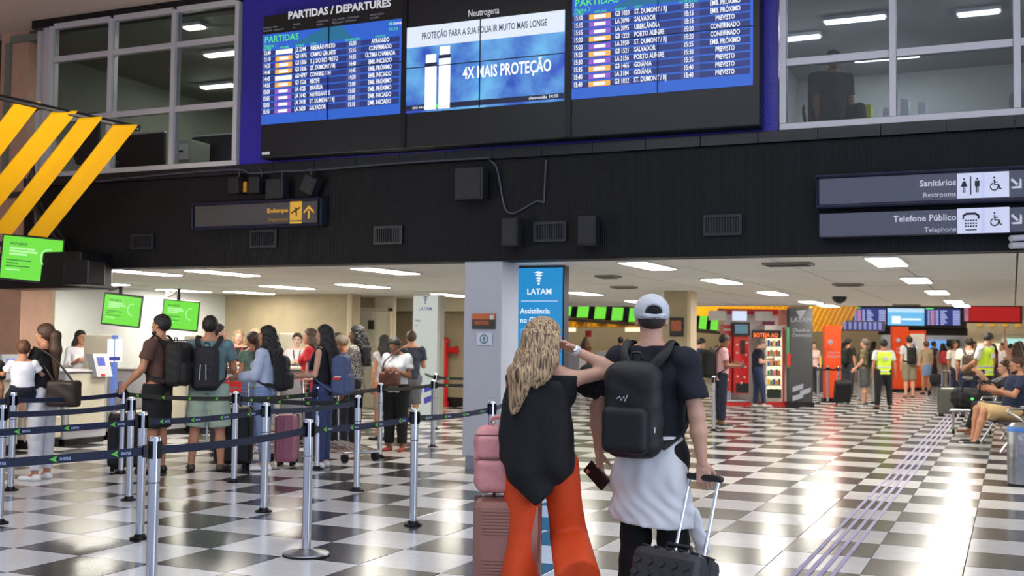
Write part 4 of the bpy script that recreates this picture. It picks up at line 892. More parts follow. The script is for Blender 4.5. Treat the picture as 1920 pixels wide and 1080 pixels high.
# far rows of green screens
def far_screens(px0, px1, y0, y1, h0, h1, d0, d1, n, lab):
    t = B(); a0, a1 = at(px0-4, y0+2, d0), at(px1+4, y1+2, d1)
    o = B().slab([a0, a1, a1+(0, 0, -.09), a0+(0, 0, -.09)], (0, .12, 0)).out('screen_rail', black_metal); tag(o, 'black rail carrying '+lab, 'rail')
    for k in range(n):
        f0, f1 = (k+.02)/n, (k+.66)/n; X0, X1 = px0+(px1-px0)*f0, px0+(px1-px0)*f1; D0, D1 = d0+(d1-d0)*f0, d0+(d1-d0)*f1
        Y0, Y1 = y0+(y1-y0)*f0, y0+(y1-y0)*f1; H0, H1 = h0+(h1-h0)*f0, h0+(h1-h0)*f1
        tt, P_, W_, H_, n_ = monitor(['first', 'second', 'third', 'fourth', 'fifth', 'sixth'][k]+' screen from the left of '+lab, (X0+3, Y0-H0), (X1+3, Y1-H1), (X0, Y0), (X1, Y1), D0, D1, True, .3); tt['group'] = lab
far_screens(1048, 1210, 592, 606, 20, 27, 31, 40, 5, 'the far green screens behind the couple'); far_screens(1288, 1352, 614, 620, 28, 24, 33, 36, 3, 'the far green screens beside the kiosk')
# lit back of far check-in, counters
lit = E('lit_panel_warm', (255, 236, 196), 1.3)
for k, (x0, x1, y0, y1, d) in enumerate([(1058, 1078, 612, 622, 42), (1172, 1206, 614, 622, 44), (1290, 1302, 625, 632, 44)]):
    p, q = at(x0, y1, d), at(x1, y0, d); tag(B().slab([p, at(x1, y1, d), q, at(x0, y0, d)], (0, .1, 0)).out('light_box', lit), ['left', 'middle', 'right'][k]+' warm light box behind the far check-in', 'light box')
p, q = at(1097, 632, 38), at(1110, 620, 38); tag(B().box(p[0], q[0], p[1], p[1]+.05, p[2], q[2], bev=.01).out('wall_sign', red), 'small red square sign on the far check-in wall', 'sign')
for k, (px, d) in enumerate([(1078, 33), (1118, 34), (1138, 34.5), (1158, 35)]):
    fx, fy = floor_under(px, d); tag(B().box(-.25, .25, -.3, .3, 0, 1.25 if k % 2 == 0 else 1.0, bev=.02).out('check_in_kiosk', cgrey, loc=(fx, fy, 0)), ['pale kiosk left of the far brown-haired woman', 'pale kiosk right of the far brown-haired woman', 'low pale kiosk between the two far queue heads', 'tall pale kiosk just left of the capped man'][k], 'kiosk')
# kiosk wall, vending machines
kd = 27.9
def fbox(name, mat, parent, px0, px1, d, z0, z1, th=.1, dz=0, bev=0):
    a, c = np.array(floor_under(px0, d)), np.array(floor_under(px1, d)); u = unit(c-a); n = np.array((-u[1], u[0]))
    o = B().slab([(*a, z0), (*c, z0), (*c, z1), (*a, z1)], (*(n*th), 0)).out(name, mat, parent, True); return o
def zpx(px, py, d): return at(px, py, d)[2]
kw = M('kiosk_white', (226, 222, 218), .4, var=.03)
fx, fy = floor_under(1415, kd+.9); t = thing('vending_kiosk', 'white and red kiosk wall behind the vending machines', 'kiosk', (fx, fy, 0))
fbox('wall_panel', kw, t, 1358, 1476, kd+.9, 0, 2.35); fbox('red_stripe', red, t, 1345, 1460, kd+.88, 2.28, 2.42, .04); fbox('edge_panel', M('kiosk_red_white', (220, 150, 140), .4, var=.3), t, 1466, 1478, kd+.4, 0, 2.4, .4)
for k, (x0, x1, m) in enumerate([(1329, 1362, kw), (1374, 1400, E('kiosk_screen', (205, 215, 240), 1.1)), (1416, 1448, kw)]):
    fbox('hanging_panel', m, t, x0, x1, kd+.3, zpx(1400, 601, kd+.3), zpx(1400, 583, kd+.3), .1)
fbox('sign_plate', M('kiosk_violet', (150, 70, 110), .5), t, 1430, 1452, kd+.85, zpx(1440, 612, kd+.8), zpx(1440, 602, kd+.8), .03)
redm = M('vending_red', (214, 36, 34), .3, var=.06, coat=.4)
def fthing(name, lab, cat, px, d, **k): fx, fy = floor_under(px, d); return thing(name, lab, cat, (fx, fy, 0), **k)
t = fthing('photo_kiosk', 'red self-service machine with a black screen on top', 'vending machine', 1390, kd)
fbox('body', redm, t, 1376, 1404, kd, .3, 2.0, .6); fbox('base', redm, t, 1354, 1407, kd-.1, 0, .1, .8); fbox('base_trim', chrome, t, 1354, 1407, kd-.12, .1, .14, .8); fbox('screen_head', black_pl, t, 1374, 1406, kd-.1, 1.72, 2.06, .3)
fbox('display', E('teal_display', (90, 130, 150), .8), t, 1378, 1402, kd-.13, 1.78, 2.0, .02); fbox('card_panel', black_pl, t, 1388, 1397, kd-.02, 1.28, 1.62, .02); fbox('slot', black_pl, t, 1380, 1404, kd-.02, .32, .55, .03)
for k in range(9):
    px, z = [(1382, 1.3), (1399, 1.25), (1387, 1.0), (1398, .95), (1383, .72), (1396, .7), (1390, .55), (1382, 1.5), (1400, 1.55)][k]; c = at(px, 700, kd-.03); B().lathe([(.0, -.035), (.035, 0), (0, .035)], c=(c[0], c[1], z), n=6).out('star_print', kw, t, True)
t = fthing('vending_machine', 'older red machine left of the black-screen kiosk', 'vending machine', 1365, kd+.3); fbox('body', redm, t, 1357, 1372, kd+.15, .35, 2.0, .5); fbox('bottle_rack', brushed, t, 1356, 1371, kd+.1, .14, .35, .4); fbox('top_band', kw, t, 1357, 1372, kd+.13, 1.85, 1.9, .02)
t = fthing('vending_machine', 'glowing snack vending machine with red base and LED sign', 'vending machine', 1455, kd)
fbox('cabinet', kw, t, 1434, 1477, kd, .1, 2.0, .7); fbox('base', redm, t, 1434, 1477, kd-.05, 0, .1, .75); fbox('red_edge', redm, t, 1468, 1471, kd-.04, .1, 1.95, .05)
vw = E('vending_glow', (255, 246, 200), 1.3); fbox('light_panel', vw, t, 1438, 1465, kd-.02, .2, 1.72, .02)
cols = [(200, 60, 50), (240, 200, 60), (90, 140, 60), (60, 80, 160), (230, 130, 40), (120, 60, 40)]
for r_ in range(6):
    z = .28+.24*r_; fbox('shelf', brushed, t, 1438, 1465, kd-.16, z-.02, z, .14)
    for k in range(5):
        px = 1440+5*k; c = cols[(r_*3+k*2) % 6] if r_ > 3 or r_ == 0 else cols[(r_+k) % 6]
        fbox('snack_pack', M('pack_%d' % cols.index(c), c, .4), t, px, px+3.4, kd-.14, z, z+.12+.03*((k+r_) % 2), .08)
fbox('lower_glass', M('dark_glass', (40, 50, 46), .1), t, 1438, 1465, kd-.19, .2, .42, .01)
p = at(1412, 632, kd-.05); led = E('led_orange', (255, 110, 30), 1.6); fbox('led_board', black_pl, t, 1410, 1464, kd-.03, zpx(1430, 634, kd), zpx(1430, 619, kd), .03)
text('BOTEJA AQ', .145, tuple(at(1412.5, 632, kd-.06)), led, t, R=Rz(YAW*-1)@YFACE if False else np.array([[RX[0], 0, -FW[0]], [RX[1], 0, -FW[1]], [0, 1, 0]]), bold=.02, xs=.82)
t = fthing('feather_sign', 'narrow green and red hanging strip at the right edge of the vending machine', 'sign', 1478, kd-.3)
fbox('strip', M('strip_green', (70, 140, 90), .5, var=.5), t, 1475, 1482, kd-.3, .95, 1.95, .03); fbox('lower_strip', redm, t, 1476, 1482, kd-.32, 1.0, 1.3, .01)
RFACE = np.array([[RX[0], 0, -FW[0]], [RX[1], 0, -FW[1]], [0, 1, 0]])
t = fthing('totem_sign', 'tall charcoal totem with pale lettering beside the vending machine', 'sign', 1502, 27.6)
totd = M('totem_charcoal', (62, 62, 66), .45); fbox('panel', totd, t, 1480, 1524, 27.6, .12, 2.42, .25); fbox('foot', black_metal, t, 1478, 1527, 27.5, 0, .12, .4)
tl_ = E('totem_pale_text', (190, 190, 195), .7)
text('LATAM', .16, tuple(at(1502, 604, 27.5)), tl_, t, R=RFACE, align='CENTER'); text('Check-in\nDomestic', .12, tuple(at(1486, 622, 27.5)), tl_, t, R=RFACE, bold=.01)
b = B(); cc = at(1502, 590, 27.5)
for k in range(4): b.slab([cc+RX*(-.12+.03*k)+(0, 0, .09-.05*k), cc+RX*(.12-.03*k)+(0, 0, .11-.05*k), cc+RX*(.1-.03*k)+(0, 0, .07-.05*k), cc+RX*(-.1+.03*k)+(0, 0, .05-.05*k)], -FW*.005)
b.out('airline_emblem', tl_, t, True)
for k, (x0, y0) in enumerate([(1486, 735), (1500, 742), (1486, 752)]):
    cc = at(x0, y0, 27.5); B().slab([cc, cc+RX*.25+(0, 0, .08), cc+RX*.27+(0, 0, .2), cc+(0, 0, .12)], -FW*.005).out('stripe', tl_, t, True)
org = M('totem_orange', (214, 70, 22), .45, var=.04)
def otot(px0, px1, d, h, lab, white=False):
    t = fthing('totem_sign', lab, 'sign', (px0+px1)/2, d); fbox('panel', org, t, px0, px1, d, .1, h, .2); fbox('foot', black_metal, t, px0-2, px1+2, d-.05, 0, .1, .3)
    if white: fbox('inset', kw, t, px0+3, px1-3, d-.02, h-1.2, h-.12, .02)
    p = at(px0+4, 0, d); z = h-.45; q = at((px0*2+px1)/3, 600, d-.04); B().lathe([(0, -.08), (.08, 0), (0, .08)], c=(q[0], q[1], z), n=10).out('round_mark', tl_, t, True)
    text('check-in\nbagagem', .1, (at(px0+4, 0, d-.04)[0], at(px0+4, 0, d-.04)[1], z-.3), tl_, t, R=RFACE)
otot(1547, 1577, 30.2, 2.05, 'orange totem left of the man in the olive shirt'); otot(1674, 1704, 37, 2.15, 'orange totem behind the backpacker in white'); otot(1704, 1737, 38.5, 2.05, 'orange-framed white totem behind the woman in the skirt', True)
# far departures display and red board
dd = 39
t = fthing('departures_display', 'small far departures display of three screens in the back hall', 'display', 1705, dd)
fbox('housing', housing, t, 1597, 1813, dd, zpx(1700, 614, dd), zpx(1700, 574, dd), .3); fbox('lower_housing', black_metal, t, 1650, 1815, dd+.2, zpx(1700, 628, dd), zpx(1700, 614, dd), .2)
for k, (x0, x1) in enumerate([(1600, 1662), (1665, 1734), (1737, 1802)]):
    z0, z1 = zpx(1700, 609 if k != 1 else 610, dd), zpx(1700, 578, dd); fbox('screen', [snavy, E('far_cyan', (110, 190, 240), 1), snavy][k], t, x0, x1, dd-.02, z0, z1, .02)
    if k != 1:
        for r_ in range(9):
            z = z1-.1-.057*r_
            for f0, f1, m in ((.05, .1, E('far_pale', (175, 185, 235), 1)), (.13, .24, E('far_pink', (220, 150, 180), 1)), (.28, .36, E('far_pale', (175, 185, 235), 1)), (.42, .42+.22*(.5+.5*((r_*37+k*13) % 7)/7), E('far_pale', (175, 185, 235), 1)), (.78, .98, E('far_pale', (175, 185, 235), 1))):
                fbox('text_line', m, t, x0+(x1-x0)*f0, x0+(x1-x0)*f1, dd-.03, z, z+.035, .01)
        fbox('title_bar', txtg, t, x0, x0+14, dd-.03, z1-.02, z1+.02, .01)
    else:
        fbox('picture_band', txtw, t, x0+8, x0+24, dd-.03, z0+.06, z0+.32, .01); fbox('text_line', txtw, t, x0+26, x1-6, dd-.03, z0+.18, z0+.24, .01); fbox('picture_top', E('far_sky', (190, 225, 250), 1), t, x0, x1, dd-.025, z1-.14, z1, .01)
t = fthing('advert_board', 'large plain red board right of the far display', 'board', 1867, dd); fbox('frame', black_metal, t, 1815, 1918, dd, zpx(1860, 606, dd), zpx(1860, 573, dd), .3); fbox('panel', E('board_red', (176, 20, 28), .9), t, 1818, 1914, dd-.02, zpx(1860, 603, dd), zpx(1860, 575, dd), .02)
fbox('side_picture', M('side_mix', (180, 120, 160), .5, var=.9, scale=12), t, 1809, 1817, dd-.03, zpx(1860, 603, dd), zpx(1860, 577, dd), .02)
# shops beyond
t = fthing('shop_front', 'white far shop front with a blue screen under the far display', 'shop', 1780, 47); fbox('wall_panel', M('shop_white', (220, 222, 232), .5), t, 1655, 1815, 47, 0, 2.35, .3); fbox('screen', E('shop_blue', (110, 170, 230), 1), t, 1738, 1775, 46.9, 1.0, 1.75, .05); fbox('doorway', M('shop_dark', (90, 88, 96), .6), t, 1776, 1800, 46.9, 0, 1.8, .05)
t = fthing('shop_front', 'warm lit far shop front at the right edge', 'shop', 1880, 45); fbox('wall_panel', M('shop_cream', (216, 200, 170), .6, var=.1), t, 1815, 1960, 45, 0, 2.6, .3); fbox('light_sign', E('shop_aqua', (170, 225, 215), 1.1), t, 1882, 1925, 44.9, 1.62, 1.85, .05); fbox('shelf_glow', lit, t, 1830, 1880, 44.9, 1.2, 1.65, .05); fbox('wood_front', M('shop_wood', (150, 96, 60), .6, var=.3), t, 1820, 1950, 44.8, .2, 1.15, .05)
for k in range(9):
    fbox('goods', M('pack_%d' % (k % 6), cols[k % 6], .4), t, 1830+9*k, 1836+9*k, 44.7, 1.16, 1.3+.1*(k % 3), .05)
t = fthing('shop_beam', 'pale far beam with small yellow lights over the shops', 'beam', 1870, 43); fbox('beam', M('shop_cream', (216, 200, 170), .6), t, 1815, 1930, 43, 2.0, 2.4, .3)
for k in range(4): fbox('lamp', syel, t, 1834+24*k, 1842+24*k, 42.9, 2.3, 2.42, .05)
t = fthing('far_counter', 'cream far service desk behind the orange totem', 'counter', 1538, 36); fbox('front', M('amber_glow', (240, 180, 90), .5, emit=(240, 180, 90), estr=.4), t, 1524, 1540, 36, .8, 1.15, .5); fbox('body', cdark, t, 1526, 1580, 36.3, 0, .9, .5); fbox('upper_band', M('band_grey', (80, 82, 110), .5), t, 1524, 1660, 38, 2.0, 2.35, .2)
for k in range(14): fbox('band_screen', M('band_pale', (120, 130, 190), .4, emit=(110, 120, 200), estr=.4), t, 1526+9.4*k, 1531+9.4*k, 37.9, 2.05, 2.3, .05)
# far barriers
FP = []
for k, (px, d, l) in enumerate([(1534, 29.3, 'far, right of the charcoal totem'), (1552, 29.8, 'far, in front of the orange totem at left'), (1572, 29.5, 'far, in front of the orange totem at right'), (1612, 31, 'far, left of the man in the olive shirt'), (1637, 29.8, 'far, between the olive shirt and the yellow vest')]):
    fx, fy = floor_under(px, d); post(fx, fy, A_+l); FP.append((fx, fy))
belt(FP[0], FP[1], 'far dark belt beside the charcoal totem', True); belt(FP[1], FP[2], 'far dark belt across the orange totem', True); belt(FP[2], FP[3], 'far dark belt right of the orange totem', True)

# steel bench and bin at right
def bench(x, y, rz, n, lab):
    t = thing('waiting_bench', lab, 'bench', (x, y, 0), rz)
    for k in range(n):
        cx = (k-(n-1)/2)*.6
        B().box(cx-.27, cx+.27, -.24, .24, .42, .45, bev=.012).out('seat', dark_fab, t); B().box(cx-.27, cx+.27, -.3, -.27, .5, .88, bev=.012, R=Rx(.25), c=(cx, -.28, .5)).out('backrest', dark_fab, t)
    for k in range(n+1):
        cx = (k-n/2)*.6; B().tube([(cx, -.3, .43), (cx, -.34, .66), (cx, .2, .66), (cx, .22, .62), (cx, -.1, .43)], .018, 8, nrm=(1, 0, 0)).out('armrest', chrome, t, smooth=True)
    B().tube([(-n*.3, -.05, .4), (n*.3, -.05, .4)], .03, 8).out('beam', brushed, t)
    for s_ in (-1, 1):
        cx = s_*(n*.3-.25); B().tube([(cx, .25, .02), (cx, 0, .4), (cx, -.25, .02)], .02, 8, nrm=(1, 0, 0)).out('leg', chrome, t, smooth=True)
    return t
SX, SY = -.09, 17.85
bench(SX+.0, SY+.55, math.radians(114-10), 3, 'steel-armed waiting bench the man in the navy T-shirt sits on')
t = thing('waste_bin', 'tall brushed steel bin with a blue liner at the right edge', 'bin', (.1, 13.8, 0))
B().lathe([(.16, .02), (.17, .03), (.17, .64), (.165, .65)], n=28).out('body', M('hammered_steel', (150, 152, 158), .28, .9, var=.25, scale=4, bump=.8, bscale=12), t, smooth=True); B().lathe([(.172, .60), (.174, .64), (.168, .655), (.15, .64)], n=28).out('liner', M('liner_blue', (70, 120, 190), .4), t, smooth=True); B().lathe([(.16, .65), (.12, .69), (.06, .70), (0, .69)], n=28).out('lid', chrome, t, smooth=True); B().lathe([(.165, 0), (.165, .03)], n=28).out('base', rubber, t)

# ---------------------------------------------------------------- luggage
def suitcase(px, d, W_, D_, H_, rz, mat, lab, tilt=0, ribs='v', pull=0, trim=None, xy=None, name='suitcase', nrib=6):
    fx, fy = xy or floor_under(px, d); t = thing(name, lab, 'suitcase', (fx, fy, 0), rz)
    R = Rx(tilt); c = (0, -D_/2, .04)
    b = B(); z0 = .05
    b.box(-W_/2, W_/2, -D_/2, D_/2, z0, H_, bev=.045, R=R, c=c).out('shell', mat, t)
    if ribs == 'v':
        for k in range(nrib):
            x = -W_/2+W_*(k+.5)/nrib
            for s_ in (-1, 1): B().box(x-.012, x+.012, s_*D_/2-.006, s_*D_/2+.006, z0+.06, H_-.06, bev=.004, R=R, c=c).out('rib', mat, t)
    elif ribs == 'h':
        for k in range(nrib*2):
            z = z0+.06+(H_-z0-.12)*k/(nrib*2-1)
            for s_ in (-1, 1):
                if not (s_ < 0 and .4 < z < .52): B().box(-W_/2+.05, W_/2-.05 if z < .45 or True else 0, s_*D_/2-.006, s_*D_/2+.006, z-.006, z+.006, bev=.003, R=R, c=c).out('rib', mat, t)
    B().box(-W_/2-.003, W_/2+.003, -.012, .012, z0-.003, H_+.003, bev=.006, R=R, c=c).out('zip_band', trim or black_pl, t)
    for s_ in (-1, 1):
        for q in (-1, 1):
            p = R@(np.array((s_*(W_/2-.06), q*(D_/2-.05), .03))-c)+c; B().tube([(p[0]-.018, p[1], max(p[2], .028)), (p[0]+.018, p[1], max(p[2], .028))], .028, 12, nrm=(0, 1, 0)).out('wheel', rubber, t, smooth=True)
    B().tube([R@(np.array(p)-c)+c for p in [(-.08, 0, H_), (-.07, 0, H_+.03), (.07, 0, H_+.03), (.08, 0, H_)]], .012, 8, nrm=(0, 1, 0)).out('top_handle', trim or black_pl, t, smooth=True)
    if pull:
        for s_ in (-1, 1): B().tube([R@(np.array(p)-c)+c for p in [(s_*.09, D_/2-.03, H_-.02), (s_*.09, D_/2-.03, H_+pull)]], .009, 8, nrm=(0, 1, 0)).out('pull_tube', chrome, t, smooth=True)
        B().box(-.115, .115, D_/2-.05, D_/2-.01, H_+pull-.015, H_+pull+.02, bev=.015, R=R, c=c).out('pull_grip', black_pl, t)
    return t
rose = M('rose_shell', (168, 118, 106), .35, .35, var=.05); pinkc = M('pink_shell', (170, 104, 120), .35, .1); blk = M('black_shell', (22, 22, 25), .5); blkf = M('black_fabric', (22, 22, 26), .85, bump=.4, bscale=300)
silver = M('grey_shell', (96, 98, 92), .4, .3)
suitcase(537, 13.6, .27, .27, .62, math.radians(24), pinkc, 'small pink ribbed suitcase behind the belts', ribs='v', nrib=3)
suitcase(437, 13.35, .42, .28, .72, math.radians(24), blk, 'big black suitcase beside the man in teal', ribs='v')
suitcase(238, 12.9, .4, .3, .66, math.radians(30), blk, 'black suitcase behind the posts by the man in brown')
suitcase(1578, 28.6, .4, .26, .6, math.radians(20), blkf, 'tilted black soft suitcase standing alone in the far hall', tilt=.35, ribs='', pull=0)
suitcase(1777, 24.6, .4, .25, .62, math.radians(24), silver, 'grey hard suitcase left of the duffel bag', pull=.35)
o = None
d_ = fthing('duffel_bag', 'big black duffel bag with a white and green print by the seated man', 'bag', 1822, 19.8)
d_.location.z = 0; V = SDF(.012, .05).box((0, 0, .62), (.34, .2, .18), .14).box((0, -.2, .6), (.2, .05, .12), .05).build(folds(.012, 20)); np_mesh('body', [V], blkf, d_); B().tube(smooth_path([(-.15, -.2, .7), (-.1, -.26, .92), (.1, -.26, .92), (.15, -.2, .7)]), .016, 8).out('handle', black_pl, d_, smooth=True); B().lathe([(0, -.035), (.035, 0), (0, .035)], c=(.02, -.262, .62), n=10).out('print_mark', txtg, d_)
t = fthing('luggage_cart', 'dark luggage cart under the black duffel bag', 'cart', 1822, 19.85); b = B(); b.box(-.36, .36, -.22, .22, .38, .41, bev=.01).out('tray', brushed, t)
for sx in (-1, 1):
    for sy in (-1, 1): B().tube([(sx*.3, sy*.18, .05), (sx*.3, sy*.18, .38)], .016, 8).out('leg', chrome, t); B().tube([(sx*.3-.015, sy*.18, .045), (sx*.3+.015, sy*.18, .045)], .04, 10, nrm=(0, 1, 0)).out('wheel', rubber, t)
# luggage carts in the queue
def cart(px, d, rz, lab):
    t = fthing('luggage_cart', lab, 'cart', px, d); t.rotation_euler = (0, 0, rz)
    b = B(); b.tube([(-.28, -.45, .12), (-.28, .4, .2), (-.28, .45, 1.0), (.28, .45, 1.0), (.28, .4, .2), (.28, -.45, .12), (-.28, -.45, .12)], .016, 8, nrm=(0, 0, 1)).out('frame', chrome, t, smooth=True)
    for k in range(6): B().tube([(-.2+.08*k, -.45, .125), (-.2+.08*k, .4, .2)], .008, 6).out('deck_bar', chrome, t)
    b = B()
    for k in range(6): b.tube([(-.28, .44, .65+.06*k), (.28, .44, .65+.06*k)], .006, 6)
    b.tube([(-.28, .2, .65), (.28, .2, .65), (.28, .2, .9), (-.28, .2, .9), (-.28, .2, .65)], .01, 6).out('basket', chrome, t)
    B().tube([(-.26, .47, 1.0), (.26, .47, 1.0)], .024, 10).out('handle_bar', redm, t, smooth=True); B().box(-.18, .18, .42, .44, .82, .97, bev=.01).out('sign_plate', redm, t)
    for p in ((-.24, -.4), (.24, -.4), (0, .4)): B().tube([(p[0]-.02, p[1], .06), (p[0]+.02, p[1], .06)], .06, 12, nrm=(0, 1, 0)).out('wheel', rubber, t, smooth=True)
    return t
cart(450, 14.2, math.radians(60), 'chrome luggage cart with red handle beyond the man in teal'); cart(638, 14.4, math.radians(70), 'low chrome luggage cart between the jeans and the patterned blouse')
# ---------------------------------------------------------------- people
SKIN = {'light': (205, 158, 134), 'tan': (178, 126, 98), 'brown': (134, 88, 64), 'dark': (86, 56, 42), 'pale': (222, 184, 164)}
def skin(k): return M('skin_'+k, SKIN[k], .5, var=.06, scale=8, spec=.4)
def fab(c, name=None, rough=.85, bump=.25): return M(name or 'fabric_%d_%d_%d' % c, c, rough, var=.08, scale=5, bump=bump, bscale=60)
HAIRC = {'black': (22, 18, 17), 'brown': (60, 38, 26), 'blond': (168, 132, 94), 'grey': (110, 96, 84), 'auburn': (84, 50, 30), 'buzz': (50, 42, 38)}
def hairm(k):
    n = 'hair_'+k
    if n in MATS: return MATS[n]
    m = M(n, HAIRC[k], .6, var=.35, scale=3)
    nt = m.node_tree; nz = [q for q in nt.nodes if q.type == 'TEX_NOISE'][0]; tc = [q for q in nt.nodes if q.type == 'TEX_COORD'][0]
    mp = nt.nodes.new('ShaderNodeMapping'); mp.inputs['Scale'].default_value = (40, 40, 1.6); nt.links.new(tc.outputs['Object'], mp.inputs['Vector']); nt.links.new(mp.outputs[0], nz.inputs['Vector'])
    bp = nt.nodes.new('ShaderNodeBump'); bp.inputs['Strength'].default_value = .3; bp.inputs['Distance'].default_value = .01; nt.links.new(nz.outputs['Fac'], bp.inputs['Height']); nt.links.new(bp.outputs[0], nt.nodes['Principled BSDF'].inputs['Normal'])
    return m
class Fig: pass
def hand_parts(wr, fd, pn, s, curl, cell, side):
    """palm and five fingers; fd = pointing direction, pn = palm normal, side = direction of the thumb"""
    fd = unit(fd); pn = unit(pn-fd*(pn@fd)); td = unit(np.cross(fd, pn))
    if td@side < 0: td = -td
    S = SDF(cell, .008*s)
    w = wr+fd*.01; pe = wr+fd*.085*s
    S.cone(wr-fd*.03, w+fd*.02, .024*s, .026*s, flat=(pn, .7))
    for q in (-.027, -.009, .009, .027): S.cone(w+td*q*.6*s, pe+td*q*s, .0155*s, .0135*s, flat=(pn, .85))
    for q, L, dl in ((.03, .068, .004), (.0105, .077, .008), (-.0105, .071, .005), (-.029, .054, -.004)):
        b0 = pe+td*q*s+fd*dl*s; d = fd; p = b0
        for sgm, (f, rr) in enumerate(((.45, .0098), (.3, .0088), (.25, .0078))):
            a = curl*(.5+.5*sgm)*(.9 if sgm else .7); d = unit(d*math.cos(a)+pn*math.sin(a)); q2 = p+d*L*f*s; S.cone(p, q2, rr*s, (rr-.0008)*s, k=.004); p = q2
    p = w+td*.02*s; d = unit(fd*.75+td*.7+pn*.25)
    for f, rr in ((.034, .0145), (.03, .0115), (.024, .0098)):
        q2 = p+d*f*s; S.cone(p, q2, rr*s, (rr-.002)*s, k=.006); p = q2; d = unit(d*(1-.35*curl)+fd*.35+pn*.45*curl)
    return S.build()
def person(label, x, y, head=0, H=1.75, sex='m', sk='light', cell=None, hair=('short', 'black'), top=None, bottom=None, shoes=(30, 30, 34), arms=None, legs=None, turn=0, nod=0, lean=0, curl=(.5, .5), palm=(None, None), fat=1.0, face=True, seat=None, z=0, side=0, group=None, hip_z=None, sole=None, hands=(1, 1), hsc=1.0):
    s = H/1.75; dist = math.hypot(x, y); cell = cell or (.009 if dist < 8 else .013 if dist < 19 else .018)
    hs = s*hsc; g = Fig(); g.s = s; g.hs = hs; g.cell = cell; g.label = label
    fem = sex == 'f'; sw = (.155 if fem else .185)*s*(.5+.5*fat); hw = (.092 if fem else .088)*s; rz = -math.radians(head)
    P0 = np.array((0, 0, (.94 if hip_z is None else hip_z/s)*s)); g.pel = P0
    L = Rx(-math.radians(lean))@Ry(math.radians(side)); g.L = L
    def up(v): return P0+L@(np.array(v, float)*s)
    g.up = up; g.chest = up((0, .0, .36)); g.neck = up((0, -.015, .52)); g.sh = {1: up((sw/s, -.01, .475)), -1: up((-sw/s, -.01, .475))}
    HT = L@Rz(-math.radians(turn))@Rx(-math.radians(nod)); g.HT = HT; hb = g.neck+HT@(np.array((0, .012, .165))*hs); g.hc = hb
    def hp(v): return hb+HT@(np.array(v, float)*hs)
    g.hp = hp
    arms = arms or [((.12, .02, -1), (.02, .18, -1)), ((.12, .02, -1), (.02, .18, -1))]
    legs = legs or [((.02, .0, -1), (.01, -.02, -1), 8), ((.02, .0, -1), (.01, -.02, -1), 8)]
    g.el, g.wr, g.fd, g.kn, g.an, g.hi, g.ty, g.ua = {}, {}, {}, {}, {}, {}, {}, {}
    for sd, (ua, fa) in zip((1, -1), [a[:2] for a in arms]):
        u = L@unit((ua[0]*sd, ua[1], ua[2])) if lean < 30 else unit((ua[0]*sd, ua[1], ua[2])); f = unit((fa[0]*sd, fa[1], fa[2])); g.ua[sd] = u; g.el[sd] = g.sh[sd]+u*.275*s; g.wr[sd] = g.el[sd]+f*.245*s; g.fd[sd] = f
    for sd, lg in zip((1, -1), legs):
        g.hi[sd] = P0+np.array((hw*sd, 0, 0)); g.kn[sd] = g.hi[sd]+unit((lg[0][0]*sd, *lg[0][1:]))*.44*s; g.an[sd] = g.kn[sd]+unit((lg[1][0]*sd, *lg[1][1:]))*.42*s; g.ty[sd] = math.radians(lg[2])*sd
    zmin = min(g.an[1][2], g.an[-1][2])-.075*s if seat is None else 0
    g.off = -zmin if hip_z is None else 0
    fl = (L[:, 1], .72)
    S = SDF(cell, .03*s)
    r = s*fat
    S.cone(up((-.06, .0, .0)), up((.06, .0, .0)), .112*r, flat=fl); S.cone(up((0, 0, .03)), up((0, 0, .2)), .12*r, (.112 if fem else .135)*r, flat=fl); S.cone(up((0, 0, .2)), g.chest, (.12 if fem else .138)*r, (.135 if fem else .155)*r, flat=fl)
    S.cone(up((-sw/s*.62, -.005, .41)), up((sw/s*.62, -.005, .41)), .085*s, flat=(L[:, 1], .85))
    S.cone(g.sh[1], g.neck+L@np.array((.02, 0, .02)), .055*s, .05*s); S.cone(g.sh[-1], g.neck+L@np.array((-.02, 0, .02)), .055*s, .05*s)
    if fem: S.ell(up((.065, .1, .33)), np.array((.055, .05, .06))*s); S.ell(up((-.065, .1, .33)), np.array((.055, .05, .06))*s)
    S.cone(g.neck-L@np.array((0, 0, .03)), hp((0, -.01, -.05)), (.05 if fem else .058)*s, (.046 if fem else .054)*s)
    for sd in (1, -1):
        S.cone(g.sh[sd], g.el[sd], .052*s*(.85 if fem else 1), .038*s*(.88 if fem else 1)); S.cone(g.el[sd], g.el[sd]+(g.wr[sd]-g.el[sd])*.35, .038*s*(.88 if fem else 1), .04*s*(.85 if fem else 1)); S.cone(g.el[sd]+(g.wr[sd]-g.el[sd])*.35, g.wr[sd], .04*s*(.85 if fem else 1), .025*s)
        S.cone(g.hi[sd], g.kn[sd], .088*r, .055*s); S.cone(g.kn[sd], g.kn[sd]+(g.an[sd]-g.kn[sd])*.35, .053*s, .056*s); S.cone(g.kn[sd]+(g.an[sd]-g.kn[sd])*.35, g.an[sd], .054*s, .036*s)
        fdir = Rz(-g.ty[sd])@np.array((0, 1., 0)); g.ty[sd] = fdir; S.cone(g.an[sd]+(0, 0, -.03*s), g.an[sd]+fdir*.14*s+(0, 0, -.05*s), .034*s, .022*s)
    body = S.build()
    # head on a finer grid
    hc_ = min(cell, .008); Hd = SDF(hc_, .016*hs); HR = HT.tolist()
    Hd.ell(hp((0, -.012, .03)), np.array((.074, .094, .09))*hs, R=HT); Hd.ell(hp((0, .028, -.035)), np.array((.058, .062, .075))*hs, R=HT); Hd.cone(hp((0, .055, -.085)), hp((0, .06, -.085)), .028*hs)
    Hd.cone(hp((0, -.015, -.13)), hp((0, -.012, -.04)), (.044 if fem else .054)*hs, .052*hs)
